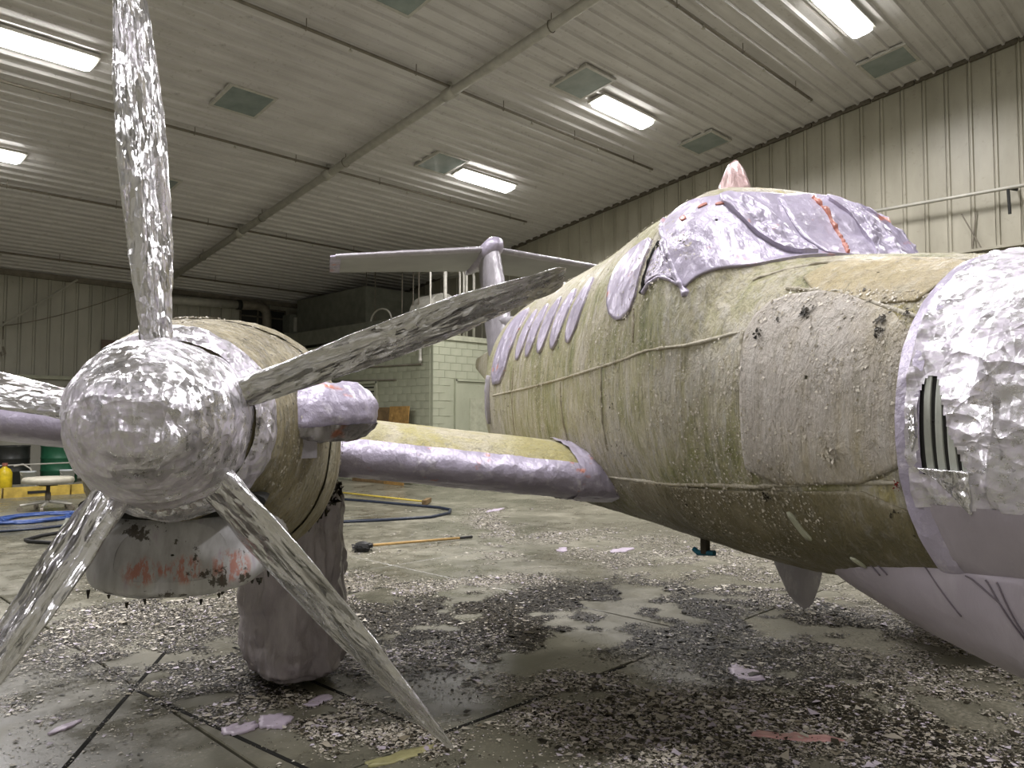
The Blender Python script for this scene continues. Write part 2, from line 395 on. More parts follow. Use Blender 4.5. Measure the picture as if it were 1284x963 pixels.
def wall(name, mat, along, fixed, lo, hi, top, inward, pitch=0.41, rib=0.035, bottom=0.0, skip=None):
    """ribbed liner sheets standing side by side; along = 'x' or 'y'; top(s) = height"""
    mid = (lo + hi) / 2; zt = min(top(lo), top(hi))
    back = G()
    def pt(s, d, z): return (s, fixed + inward * d, z) if along == 'x' else (fixed + inward * d, s, z)
    V = [pt(s, d, z) for d in (-0.12, -0.02) for (s, z) in ((lo, bottom), (hi, bottom), (hi, top(hi)), (lo, top(lo)))]
    back.add(V, [(0, 1, 2, 3), (4, 5, 6, 7), (0, 1, 5, 4), (1, 2, 6, 5), (2, 3, 7, 6), (3, 0, 4, 7)])
    w = back.build(name, mat); tag(w, kind='structure')
    n = int(round((hi - lo) / pitch)); p = (hi - lo) / n
    for i in range(n):
        s0 = lo + i * p
        prof = [(0.006, 0.0), (p - .085, 0.0), (p - .068, rib), (p - .032, rib), (p - .012, 0.0), (p - .006, 0.0), (p - .006, -.018), (.006, -.018)]
        V = []; k = len(prof)
        for e in (0, 1):
            for (s, d) in prof: V.append(pt(s0 + s, d, bottom if e == 0 else top(s0 + s)))
        F = [(q, (q + 1) % k, k + (q + 1) % k, k + q) for q in range(k)] + [tuple(range(k))[::-1], tuple(range(k, 2 * k))]
        mesh('wall_panel', V, F, mat, w)
    return w
wr = wall('wall_right', M['wall_r'], 'y', XR, YN, YF, lambda s: ceil_z(s) + .02, -1)
wb = wall('wall_back', M['wall_b'], 'x', YF, XL, XR, lambda s: ceil_z(YF) + .02, -1, 0.36)
for nm, c_, d_ in (('wall_left', (XL - .1, 7.5, 5.6), (.2, 35, 11.2)), ('wall_front', (3.4, YN - .1, 5.6), (27, .2, 11.2))):
    tag(G().box(c_, d_).build(nm, M['wall_b']), kind='structure')
# dark crooked strip where ceiling meets the right-hand wall
g = G()
yy = YN
while yy < YF:
    L_ = random.uniform(0.7, 1.6); y1 = min(YF, yy + L_ - .03); dz = random.uniform(-.012, .012)
    V = []
    for (y_) in (yy, y1):
        z_ = ceil_z(y_) - .035 + dz
        V += [(XR - .02, y_, z_ - .05), (XR - .09, y_, z_ - .05), (XR - .09, y_, z_ + .04), (XR - .02, y_, z_ + .04)]
    g.add(V, [(0, 1, 2, 3), (7, 6, 5, 4), (0, 4, 5, 1), (1, 5, 6, 2), (2, 6, 7, 3), (3, 7, 4, 0)]); yy += L_
tag(g.build('trim_1', M['trim']), kind='structure')
g = G().box((3.4, YF - .06, 5.86), (26.8, .10, .16)); tag(g.build('trim_2', M['pipe_dark']), kind='structure')
g = G().box((3.2, YF - .14, 2.95), (9.4, .16, .10)); tag(g.build('trim_3', M['room_trim']), kind='structure')
g = G().box((3.2, YF - .08, 1.45), (9.4, .10, 2.9)); tag(g.build('baseboard_back', M['wall_b']), kind='structure')

# ------------------------------------------------------------------ ceiling fixtures
M['lamp'] = N('lamp_diffuser').set(color=(.9, .9, .88, 1), emit=(1, .98, .94, 1), estr=16.0).m
M['housing'] = plain('fixture_housing', srgb(176, 174, 166), 0.4)
SL = -math.atan(.136)
def rounded_tray(L_, W_, D_, r=.05):
    g = G(); out = []
    for (z, ins) in ((0, 0), (-D_ * .6, .004), (-D_, .05)):
        ring = []
        for cx_, cy_, a0 in ((1, 1, 0), (-1, 1, 90), (-1, -1, 180), (1, -1, 270)):
            for k in range(4):
                a = R(a0 + 30 * k); ring.append((cx_ * (L_ / 2 - r - ins) + r * math.cos(a), cy_ * (W_ / 2 - r - ins) + r * math.sin(a), z))
        out.append(ring)
    V = sum(out, []); n = 16; F = []
    for i in range(2):
        for k in range(n): F.append((i * n + k, i * n + (k + 1) % n, (i + 1) * n + (k + 1) % n, (i + 1) * n + k))
    F.append(tuple(range(n))[::-1]); F.append(tuple(range(2 * n, 3 * n)))
    return g.add(V, F)
lproto = None
area = bpy.data.lights.new('lamp_tubes', 'AREA'); area.shape = 'RECTANGLE'; area.size = 1.5; area.size_y = .3; area.spread = R(158)
area.energy = LAMP_W; area.color = LAMP_COL
def ceiling_light(a, b, label, group=None):
    global lproto
    if lproto is None:
        t = empty('ceiling_light')
        G().box((0, 0, -.055), (1.80, .42, .06)).build('housing', M['housing'], t)
        d = rounded_tray(1.70, .36, .10).build('diffuser', M['lamp'], t); d.location = (0, 0, -.085)
        l = bpy.data.objects.new('tubes', area); COL.objects.link(l); l.parent = t; l.location = (0, 0, -.20)
        lproto = t
    else:
        t = copy_tree(lproto)
    t.location = (a, b, ceil_z(b)); t.rotation_euler = (SL, 0, 0)
    tag(t, label, 'light', group); return t
grp = 'strip lights on the sloping ceiling'
ceiling_light(3.0, 13.3, 'large bright strip light behind the upright propeller blade, cut by the left edge', grp)
ceiling_light(2.95, 17.4, 'farthest strip light, low at the left edge, only its end showing', grp)
ceiling_light(12.45, 13.2, 'bright strip light beside the panel with yellow stains, above the tailplane', grp)
ceiling_light(12.55, 9.2, 'bright strip light touching a dark panel, between the big pipe and the gable wall', grp)
ceiling_light(12.95, 4.9, 'nearest strip light, cut by the top edge above the cockpit roof', grp)
for a, b in ((3.0, 4.9), (3.0, 0.6), (12.5, 0.6), (-6.2, 4.9), (-6.2, 13.2), (3.0, 9.2), (3.0, -3.6), (-6.2, -3.6)):
    ceiling_light(a, b, 'strip light on the ceiling outside the picture, nearer the camera', 'strip lights out of the picture')

m = N('frosted_pane'); m.set(color=m.ramp(m.noise(m.coord(), 3, 4), [(0.3, srgb(118, 130, 128)), (0.7, srgb(142, 152, 148))]), rough=0.12, spec=0.5, coat=0.5); M['pane'] = m.m
hp = None
for a, b, lab in ((6.3, 13.1, 'dark square ceiling panel right of the upright propeller blade, by itself'),
                  (6.3, 17.35, 'dark square ceiling panel half hidden behind the upright propeller blade'),
                  (11.02, 9.0, 'tilted square ceiling panel left of the strip light, above the big pipe end'),
                  (11.0, 13.1, 'greenish square ceiling panel with yellow stains around its frame'),
                  (15.4, 9.0, 'dark square ceiling panel close to the gable wall, above the roof antenna'),
                  (15.4, 5.0, 'dark square ceiling panel at upper right, nearest of the row by the gable wall'),
                  (6.75, 8.95, 'dark square ceiling panel cut by the top edge of the picture')):
    if hp is None:
        t = empty('ceiling_hatch')
        g = G()
        for x, y, dx, dy in ((0, .42, .90, .06), (0, -.42, .90, .06), (.42, 0, .06, .78), (-.42, 0, .06, .78)):
            g.box((x, y, -.045), (dx, dy, .05))
        g.build('frame', M['housing'], t)
        G().box((0, 0, -.056), (.79, .79, .02)).build('pane', M['pane'], t)
        hp = t
    else: t = copy_tree(hp)
    t.location = (a, b, ceil_z(b)); t.rotation_euler = (SL, 0, 0)
    tag(t, lab, 'panel', 'square panels on the ceiling')

# sprinkler pipework under the ceiling
def branch(b, x0, x1, lab, r=.028):
    z = ceil_z(b) - .16
    t = empty('sprinkler_pipe', (x0, b, z))
    G().tube([(0, 0, 0), (x1 - x0, 0, 0)], r, 8).build('pipe', M['pipe_dark'], t, True)
    x = 1.1
    hm = sm = None
    while x < x1 - x0:
        if hm is None:
            h = G().tube([(0, 0, .16), (0, 0, .03)], .008, 6).tube([(-.008, -.05, 0), (-.008, 0, -.045), (-.008, .05, 0), (-.008, 0, .05), (-.008, -.05, 0)], .008, 6).build('hanger', M['pipe_dark'], t); hm = h.data
            s = G().lathe([(.012, -.02), (.014, -.07), (.035, -.075), (.035, -.085)], n=8).build('sprinkler_head', M['pipe'], t); sm = s.data
        else:
            h = bpy.data.objects.new('hanger', hm); s = bpy.data.objects.new('sprinkler_head', sm)
            for o in (h, s): COL.objects.link(o); o.parent = t
        h.location = (x, 0, 0); s.location = (min(x + .8, x1 - x0 - .1), 0, 0)
        x += 2.15
    tag(t, lab, 'pipe', 'thin sprinkler pipes under the ceiling')
branch(6.48, -8, 15.35, 'thin ceiling pipe ending in front of the gable wall above the cockpit')
branch(10.4, -8, 15.36, 'thin ceiling pipe running from the top edge past the big pipe coupling')
branch(14.48, -8, 15.24, 'thin ceiling pipe passing below the light with yellow stains beside it')
branch(18.75, -8, 15.2, 'thin ceiling pipe crossing behind the upright blade at its middle')
branch(23.1, -8, 15.0, 'farthest thin ceiling pipe, low above the back wall')
t = empty('main_pipe', (9.0, 15.0, ceil_z(15) - .22))
P0 = [(0, b - 15, -.136 * (b - 15)) for b in (-9.5, 24.4)]
G().tube(P0, .085, 14).build('pipe', M['pipe'], t, True)
for b in (10.5, 14.6, 18.8):
    z = -.136 * (b - 15)
    G().tube([(0, b - 15 - .14, z + .019), (0, b - 15 - .13, z + .018), (0, b - 15 + .13, z - .018), (0, b - 15 + .14, z - .019)], [.09, .115, .115, .09], 14).tube([(0, b - 15, z), (0, b - 15, z + .2)], .045, 10).build('coupling', M['pipe'], t, True)
for b in (8.0, 13.9, 17.6, 21.0):
    z = -.136 * (b - 15)
    g = G().tube([(0, b - 15, z + .3), (0, b - 15, z + .1)], .008, 6)
    g.tube([(.1 * math.cos(a), b - 15, z + .1 * math.sin(a)) for a in np.linspace(0, 2 * PI, 13)], .008, 5)
    g.build('hanger', M['pipe_dark'], t)
tag(t, 'thick pale pipe running diagonally down the ceiling to the back wall', 'pipe')

# rail pipe and cables on the right-hand (gable) wall
t = empty('wall_rail', (16.45, 3.2, 5.98))
G().tube([(0, -6, -.02), (0, 7.5, .12)], .035, 10).build('pipe', M['pipe'], t, True)
G().tube([(.3, .02, .06), (0, .1, .03), (-.02, .08, -.45)], .03, 8).build('bracket', M['dark'], t)
G().tube([(.3, 5.6, .06), (0, 5.6, .08)], .03, 8).build('bracket', M['dark'], t)
tag(t, 'long thin pipe rail on the cream gable wall with a black bent bracket', 'pipe')
g = G().box((XR - .07, 2.0, 5.0), (.08, 9, .05)); tag(g.build('trim_4', M['wall_r']), kind='structure')
for k, (y0, y1) in enumerate(((3.9, 4.0), (4.15, 3.75))):
    t = G().tube([(XR - .06, y0, 5.75), (XR - .06, y1, 4.85)], .012, 6).build('cable', M['pipe_dark'])
    tag(t, ['straight thin cable hanging on the gable wall under the rail', 'slanting thin cable hanging on the gable wall under the rail'][k], 'cable')

# ------------------------------------------------------------------ block room at the back, with what stands on and beside it
X0, Y0, HR = 12.75, 15.5, 4.0
t = empty('block_room', (X0, Y0, 0)); tag(t, 'pale green painted block room in the back corner of the hangar', 'room')
G().box((2.003, 4.753, (HR - .12) / 2), (3.994, 9.494, HR - .12)).build('core', M['block'], t)
G().box((2.0, 4.74, HR - .07), (4.14, 9.56, .14)).build('cap', M['room_trim'], t)
bx = {}
def block(name, c, d):
    key = tuple(round(x, 3) for x in d)
    if key not in bx:
        o = G(); x, y, z = [q / 2 for q in d]; b = .003
        if d[0] < d[1]:
            V = [(x, -y, -z), (x, y, -z), (x, y, z), (x, -y, z), (-x, -y + b, -z + b), (-x, y - b, -z + b), (-x, y - b, z - b), (-x, -y + b, z - b)]
        else:
            V = [(-x, y, -z), (x, y, -z), (x, y, z), (-x, y, z), (-x + b, -y, -z + b), (x - b, -y, -z + b), (x - b, -y, z - b), (-x + b, -y, z - b)]
        o = o.add(V, [(4, 5, 6, 7), (0, 1, 5, 4), (1, 2, 6, 5), (2, 3, 7, 6), (3, 0, 4, 7)]).build(name, M['block'], t); bx[key] = o.data
    else:
        o = bpy.data.objects.new(name, bx[key]); COL.objects.link(o); o.parent = t
    o.location = c
rows = 19; rh = (HR - .14) / rows
for r_ in range(rows):                           # right-hand face (seen), 8 courses of 2.7 m
    off = .2 if r_ % 2 else 0
    x = 0.005
    while x < 2.6:
        w_ = .4 if not (x < .01 and off) else .2
        if not (x + w_ > .78 and rh * (r_ + .5) < 2.82): block('block', (x + w_ / 2, -.005 + .06, rh * (r_ + .5)), (w_ - .004, .12, rh - .004))
        x += w_
far = G()
for r_ in range(rows):                           # left-hand face
    off = .2 if r_ % 2 else 0
    y = 0.11
    while y < 9.3:
        w_ = .4 if not (y < .12 and off) else .2
        hide = 2.4 < y + w_ / 2 < 3.85 and rh * (r_ + .5) < 2.82
        if not hide:
            if y < 3.6 and r_ >= 7: block('block', (-.005 + .06, y + w_ / 2, rh * (r_ + .5)), (.12, w_ - .004, rh - .004))
            else: far.box((.055, y + w_ / 2, rh * (r_ + .5)), (.12, w_ - .004, rh - .004))
        y += w_
tag(far.build('far_blocks', M['block'], t), kind='stuff')
dr = G().box((1.45, -.02, 1.38), (1.34, .06, 2.76)).build('door', M['block'], t)
G().box((1.68, -.06, 1.16), (.86, .04, 2.32)).build('door_leaf', M['room_trim'], dr)
g = G()
for c_, d_ in (((.76, -.03, 1.40), (.06, .1, 2.84)), ((1.45, -.03, 2.80), (1.42, .1, .06)), ((2.14, -.03, 1.4), (.06, .1, 2.84))): g.box(c_, d_)
g.build('door_frame', M['block'], dr)
dr = G().box((-.02, 3.12, 1.36), (.05, 1.4, 2.72)).build('door', M['room_trim'], t)
g = G()
for c_, d_ in (((-.03, 2.42, 1.4), (.1, .07, 2.84)), ((-.03, 3.82, 1.4), (.1, .07, 2.84)), ((-.03, 3.12, 2.8), (.1, 1.46, .07))): g.box(c_, d_)
g.build('door_frame', M['room_trim'], dr)
g = G()
for k in range(4): g.box((-.05, 2.9, 2.3 + .12 * k), (.02, .7, .04))
g.build('door_vent', M['dark'], dr)
G().tube([(-.05, .40, 3.2), (-.05, 6.0, 3.3)], .022, 8).build('conduit', M['pipe_dark'], t)
G().tube([(-.05, 1.55, 2.83), (-.05, 6.0, 2.95)], .022, 8).build('conduit', M['pipe_dark'], t)
G().tube([(-.06, .44, HR + .02), (-.09, .44, HR - .1), (-.07, .44, 3.45), (-.07, .44, 3.32)], .04, 8).lathe([(.05, 3.36), (.06, 3.30), (.03, 3.24)], (-.07, .44, 0), 10).build('drain_pipe', M['pipe'], t)

M['ply_dark'] = plain('weathered_plywood', srgb(112, 92, 62), 0.7, 0, 5, 0.4)
M['ply'] = plain('orange_plywood', srgb(150, 118, 66), 0.7, 0, 6, 0.4)
lean = Matrix.Rotation(R(5), 3, 'Y')
t = G().box((12.48, 17.85, 1.04), (.02, 1.55, 2.08), lean).build('plywood_sheet', M['ply_dark']); tag(t, 'brown weathered plywood sheet leaning on the block room behind the exhaust stub', 'board')
t = G().box((12.44, 16.62, 1.05), (.02, .86, 2.10), lean).box((12.42, 16.84, 1.85), (.012, .05, .06), lean).build('plywood_sheet', M['ply']); tag(t, 'narrow orange plywood sheet leaning on the block room near its corner', 'board')
# on top of the block room
M['dim_metal'] = plain('galvanised_duct', srgb(120, 122, 112), 0.45, 0.3, 4, 0.2)
M['conduit'] = plain('white_conduit', srgb(180, 178, 168), 0.45)
for k, (x, y) in enumerate(((12.75, 15.62), (13.33, 15.7), (13.86, 15.7), (14.0, 15.7), (14.12, 15.72), (14.4, 15.72))):
    t = G().tube([(x, y, HR), (x, y, 5.72), (x + .05, y + .08, 5.84), (x + .1, y + .25, 5.9), (x + .2, y + 1.6, 5.9)], [.03, .055, .03, .03, .04, .04][k], 10).build('riser_pipe', M['conduit'], None, True)
    tag(t, ['white riser pipe on the corner of the block room', 'thick white riser pipe right of the room corner, under the tailplane',
            'first of three close thin white risers by the tail fin', 'middle one of three close thin white risers by the tail fin',
            'last of three close white risers by the tail fin', 'white riser pipe nearest the tail fin, apart from the three'][k], 'pipe', 'white risers on the block room')
for k, (x, y) in enumerate(((14.0, 20.36), (14.0, 19.88), (13.2, 17.43), (13.2, 16.92), (13.2, 16.67))):
    t = G().tube([(x, y, HR), (x, y, (ceil_z(y) - .05) if k < 2 else 6.0)], .018, 8).build('hanger_rod', M['pipe_dark'], None, True)
    tag(t, ['leftmost thin rod over the block room roof, left of the tailplane tip', 'second thin rod over the block room roof, right beside the leftmost one', 'thin rod below the tailplane, left of the two close ones', 'left one of two close thin rods below the tailplane', 'right one of two close thin rods below the tailplane'][k], 'rod', 'rods over the block room')
t = empty('tank', (13.75, 16.6, HR))
G().lathe([(.62, -.42), (.64, -.4), (.64, .4), (.62, .42), (.2, .45)], (0, 0, .62), 28, Matrix.Rotation(PI / 2, 3, 'X')).build('drum', M['conduit'], t, False)
G().box((.2, -.47, .62), (.36, .05, .32)).build('cover_plate', M['room_trim'], t)
G().box((0, 0, .03), (1.1, .7, .06)).build('base', M['dim_metal'], t)
tag(t, 'pale round-topped blower housing on the block room by the risers', 'machine')
t = G().box((13.05, 20.3, HR + .35), (.5, 6.5, .45)).box((13.05, 23.4, HR + .35), (.56, .2, .6)).box((13.05, 18.6, HR + .065), (.1, .1, .13)).box((13.05, 21.6, HR + .065), (.1, .1, .13)).build('air_duct', M['dim_metal'])
tag(t, 'dark grey rectangular air duct lying along the block room roof', 'duct')
t = G().tube([(12.85 , 17.95 - .5 * math.cos(a), HR + .55 + .35 * math.sin(a)) for a in np.linspace(0, PI, 12)], .025, 7).tube([(12.85, 17.45, HR), (12.85, 17.45, HR + .55)], .025, 7).tube([(12.85, 18.45, HR), (12.85, 18.45, HR + .55)], .025, 7).build('hoop_pipe', M['pipe'])
tag(t, 'thin arched pipe loop on the block room roof above the propeller blade', 'pipe')
t = empty('junction_box', (14.1, 24.6, 5.0))
G().box((0, 0, 0), (1.1, .5, .9)).build('cabinet', M['dim_metal'], t); G().box((-.2, -.27, .1), (.4, .04, .5)).build('door', M['pipe'], t); G().box((0, .0, -.72), (.9, .4, .54)).build('shelf', M['dim_metal'], t)
tag(t, 'grey equipment cabinet high on the back wall beside the block room', 'cabinet')
# dark upper storey behind the room
t = G().box((15.2, 22.2, 5.0), (2.8, 4.2, 1.9)).build('plenum', M['dim_metal']); tag(t, 'dim grey plenum chamber filling the space above the block room', 'duct')

# back wall: opening with duct, pipes, panel
wn = G().box((12.83, YF - .05, 5.02), (1.62, .08, 1.12)).build('window_1', M['dark']); tag(wn, kind='structure')
g = G()
for x in (12.0, 12.62, 13.06, 13.66): g.box((x, YF - .1, 5.02), (.05, .06, 1.16))
for z in (4.44, 5.32, 5.60): g.box((12.83, YF - .1, z), (1.7, .06, .05))
g.build('window_frame', M['trim'], wn)
t = empty('exhaust_duct', (9.3, 24.72, 5.62))
G().tube([(0, 0, -.08), (2.6, 0, .02)], .14, 14).build('pipe', M['pipe'], t, True)
G().tube([(2.6, 0, .02), (3.2, 0, .06), (3.42, 0, .02), (3.55, 0, -.12), (3.58, 0, -.35), (3.58, 0, -1.5)], .16, 14).build('elbow', M['pipe_dark'], t, True)
G().tube([(2.48, 0, .01), (2.62, 0, .02)], .17, 14).build('joint_band', M['dark'], t, True)
tag(t, 'pale horizontal duct on the back wall ending in a brown elbow at the dark opening', 'duct')
t = G().box((8.15, YF - .08, 3.75), (1.0, .06, .80)).build('sign_board', plain('brown_board', srgb(112, 96, 86), .6)); tag(t, 'plain brown board on the back wall beside the upright blade', 'board')
t = G().tube([(4.9, 24.7, 4.2), (6.9, 24.72, 5.84)], .03, 7).build('brace_rod', M['pipe']); tag(t, 'straight slanting rod on the back wall at far left', 'rod')
t = G().tube([(4.9 + 3.6 * k / 10, 24.75, 4.3 + 1.4 * (k / 10) ** 1.35) for k in range(11)], .015, 6).build('cable', M['pipe_dark']); tag(t, 'thin sagging cable on the back wall left of the upright blade', 'cable')
t = G().tube([(5.1, 24.8, 4.45), (5.1, 24.78, 3.95)], .02, 6).tube([(5.1, 24.75, 3.75), (5.16, 24.75, 3.55), (5.08, 24.75, 3.5), (5.04, 24.75, 3.6)], .03, 7).build('chain_hook', M['pipe_dark']); tag(t, 'small chain hook hanging on the back wall at the left edge', 'hook')
# hose reel behind the spinner
t = empty('hose_reel', (6.9, 24.5, 2.15))
for rr in (.42, .48, .54, .60):
    g = G().tube([(rr * math.cos(a), -.02, rr * math.sin(a)) for a in np.linspace(0, 2 * PI, 33)], .035, 7, False); g.build('hose_turn', M['pipe_dark'], t, True)
G().lathe([(.38, -.12), (.38, .12)], (0, .1, 0), 20, Matrix.Rotation(PI / 2, 3, 'X')).box((0, .25, 0), (.2, .3, .2)).build('drum', M['dark'], t)
tag(t, 'dark coil of hose on the back wall, topping out behind the spinner', 'hose')

# ------------------------------------------------------------------ things on the floor at the far left
M['drum_green'] = plain('green_drum', srgb(38, 92, 66), .4, .1, 7, .2); M['drum_black'] = plain('black_drum', srgb(44, 46, 44), .4, .1, 7, .3)
def drum(a, b, mat, lab):
    t = empty('steel_drum', (a, b, .10)); tag(t, lab, 'drum', 'drums on the platform at far left')
    pr = [(.40, 0), (.42, .02), (.42, .3), (.435, .32), (.42, .34), (.42, .62), (.435, .64), (.42, .66), (.42, .93), (.435, .95), (.43, .97), (.40, .97), (.39, .94)]
    G().lathe(pr, n=28).build('body', mat, t, True); G().lathe([(.05, .94), (.05, .96)], (.2, .1, 0), 10).build('bung', M['pipe'], t)
drum(5.98, 22.55, M['drum_green'], 'green steel drum below the left wing')
drum(4.98, 22.95, M['drum_black'], 'black steel drum left of the green one')
drum(6.95, 22.6, M['drum_black'], 'black steel drum right of the green one, mostly behind the spinner')
M['plat'] = plain('platform_top', srgb(150, 146, 128), .6, 0, 4, .2); M['curb'] = plain('yellow_curb', srgb(186, 160, 74), .6, 0, 5, .35)
t = empty('low_platform', (5.6, 21.0, 0)); tag(t, 'low grey platform with a yellow block edge carrying the drums', 'platform')
G().box((0, .9, .05), (5.2, 3.6, .10)).build('top', M['plat'], t)
for k in range(4):
    x = -2.1 + 1.35 * k
    ob = G().box((x, -1.06, .11), (1.31, .16, .22)).build('curb_block', M['curb'], t)
    G().box((x, -1.145, .10), (.4, .02, .06)).build('slot', M['dark'], ob)
M['bucket'] = plain('white_bucket', srgb(196, 202, 204), .4)
for k, (a, b) in enumerate(((5.0, 21.35), (5.85, 21.35))):
    t = empty('bucket', (a, b, .10)); tag(t, ['white plastic bucket in front of the black drum', 'white plastic bucket in front of the green drum'][k], 'bucket', 'white buckets on the platform')
    G().lathe([(.13, 0), (.14, .0), (.165, .36), (.175, .36), (.175, .39), (.15, .39), (.135, .03)], n=20).build('body', M['bucket'], t, True)
    G().tube([(.17 * math.cos(a_), -.02 - .10 * math.sin(a_), .36 - .12 * math.sin(a_)) for a_ in np.linspace(0, PI, 12)], .006, 5).build('handle', M['pipe'], t)
t = empty('yellow_jug', (4.55, 21.5, .10)); tag(t, 'yellow plastic jug with a red cap at the left edge', 'jug')
G().lathe([(.13, 0), (.16, .03), (.16, .36), (.12, .45), (.05, .5), (.05, .53)], n=18).build('body', plain('yellow_plastic', srgb(214, 188, 40), .35), t, True)
G().lathe([(.06, .53), (.06, .6)], n=14).build('cap', plain('red_cap', srgb(150, 96, 84), .4), t)
t = G().tube([(4.72, 21.45, .62), (4.9, 21.4, .66), (5.05, 21.35, .55), (5.12, 21.3, .2), (5.15, 21.28, .12)], .02, 7).build('air_line', M['conduit']); tag(t, 'thin pale curved tube beside the yellow jug', 'tube')
t = empty('guard_rail', (6.0, 21.9, .1)); tag(t, 'thin white rail running across the front of the drums', 'rail')
G().tube([(-1.9, -.1, .52), (2.2, -.1, .56)], .018, 8).build('rail', M['conduit'], t); 
for x in (-1.85, .45, 2.1): G().tube([(x, -.1, 0), (x, -.1, .56)], .018, 8).build('post', M['conduit'], t)
t = empty('straw_broom', (6.55, 21.3, .1)); tag(t, 'worn yellow straw broom head beside the drums near the spinner', 'broom')
g = G()
for k in range(26):
    g.tube([(random.uniform(-.12, .12), random.uniform(-.05, .05), 0), (random.uniform(-.05, .05), 0, .42)], .008, 4)
g.build('bristles', plain('straw', srgb(198, 172, 104), .7), t); G().tube([(0, 0, .4), (.05, .05, 1.3)], .014, 8).build('handle', M['ply'], t)
# rolling stool
t = empty('rolling_stool', (4.23, 16.61, 0)); tag(t, 'wide grey rolling stool on five castors in front of the yellow curb', 'stool')
G().lathe([(.30, .50), (.43, .53), (.44, .57), (.43, .61), (.40, .63)], n=28).build('seat', plain('grey_vinyl', srgb(168, 164, 148), .5), t, True)
G().lathe([(.16, .47), (.16, .51)], n=16).build('seat_plate', M['dark'], t)
G().lathe([(.05, .16), (.05, .34), (.035, .34), (.035, .48)], n=14).build('column', M['pipe_dark'], t, True)
for k in range(5):
    a = 2 * PI * k / 5 + .5; d_ = Vector((math.cos(a), math.sin(a), 0))
    l = G().tube([d_ * .04 + Vector((0, 0, .17)), d_ * .45 + Vector((0, 0, .12))], [.03, .02], 8).build('leg', M['pipe'], t)
    w_ = d_ * .45; G().tube([w_ + Vector((-d_.y, d_.x, 0)) * -.025 + Vector((0, 0, .05)), w_ + Vector((-d_.y, d_.x, 0)) * .025 + Vector((0, 0, .05))], .05, 12).tube([w_ + Vector((0, 0, .05)), w_ + Vector((0, 0, .12))], .014, 6).build('castor', M['pipe_dark'], l)
# hoses
M['hose_blue'] = plain('blue_hose', srgb(50, 74, 128), .4, 0, 20, .3); M['hose_dark'] = plain('dark_blue_hose', srgb(34, 42, 58), .4); 
t = empty('hose_coil', (3.72, 15.25, 0)); tag(t, 'flat blue hose coil on the floor in front of the stool', 'hose')
pts = []
for k in range(180):
    a = 2 * PI * k / 30; rr = .55 + .16 * math.sin(k * .37) + .02 * (k % 7 == 0)
    pts.append((rr * math.cos(a) * 1.25 + .1 * math.sin(k * .21), rr * math.sin(a) * .9, .02 + .004 * (k / 30)))
G().tube(pts, .018, 6).build('hose', M['hose_blue'], t, True)
t = G().tube([(2.5, 14.4, .02), (2.89, 13.82, .02), (3.4, 13.75, .02), (3.83, 13.87, .02), (4.4, 13.7, .02), (5.2, 13.9, .02)], .02, 7).build('air_hose', M['hose_dark'], None, True); tag(t, 'dark blue hose lying nearly straight across the floor at left', 'hose')
t = empty('black_hose', (3.05, 12.3, 0)); tag(t, 'black hose bent in a narrow loop on the floor behind the lower left blade', 'hose')
G().tube([(.55, .85, .05), (.43, .68, .03), (.15, .55, .025), (-.12, .25, .025), (-.12, .05, .025), (.05, -.25, .025), (.35, -.75, .025)], .025, 8).build('hose', M['black'], t, True)
G().tube([(.62, 1.0, .16), (.55, .88, .10), (.47, .72, .05)], [.05, .035, .045], 10).build('nozzle', M['dim_metal'], t, True)
t = G().tube([(7.0, 11.6, .02), (7.17, 11.04, .02), (7.8, 10.75, .02), (8.6, 10.49, .02), (9.2, 10.7, .02), (9.58, 11.1, .02), (9.65, 11.5, .02), (9.55, 12.3, .02), (9.4, 13.4, .02), (9.07, 14.92, .02)], .03, 8).build('looped_hose', M['hose_dark'], None, True); tag(t, 'dark blue hose curving in a wide loop behind the wing', 'hose')
t = empty('squeegee', (9.95, 15.33, 0)); tag(t, 'yellow-handled squeegee lying on the floor beyond the looped hose', 'squeegee')
G().tube([(0, 0, .04), (.03, -2.9, .05)], .02, 8).build('handle', plain('yellow_handle', srgb(188, 168, 70), .5), t, True)
G().box((.05, -3.0, .06), (.55, .09, .09), Matrix.Rotation(R(40), 3, 'Z')).build('head', M['ply_dark'], t)
t = empty('push_broom', (5.8, 8.47, 0)); tag(t, 'long wooden-handled brush with a black round head lying under the wing', 'broom')
G().tube([(.1, -.02, .07), (1.55, -.19, .03)], .018, 8).build('handle', plain('wood_handle', srgb(178, 146, 92), .5), t, True)
G().tube([(1.52, -.186, .031), (1.74, -.21, .028)], .021, 8).build('grip', M['black'], t)
g = G().lathe([(.02, 0), (.09, .01), (.11, .06), (.09, .11), (.03, .13)], n=14)
for k in range(60):
    a = random.uniform(0, 2 * PI); b_ = random.uniform(0, 1); g.tube([(.06 * math.cos(a), .06 * math.sin(a), .06 * b_ + .03), (.14 * math.cos(a), .14 * math.sin(a), .09 * b_ + .01)], .006, 4)
g.build('brush_head', M['black'], t)

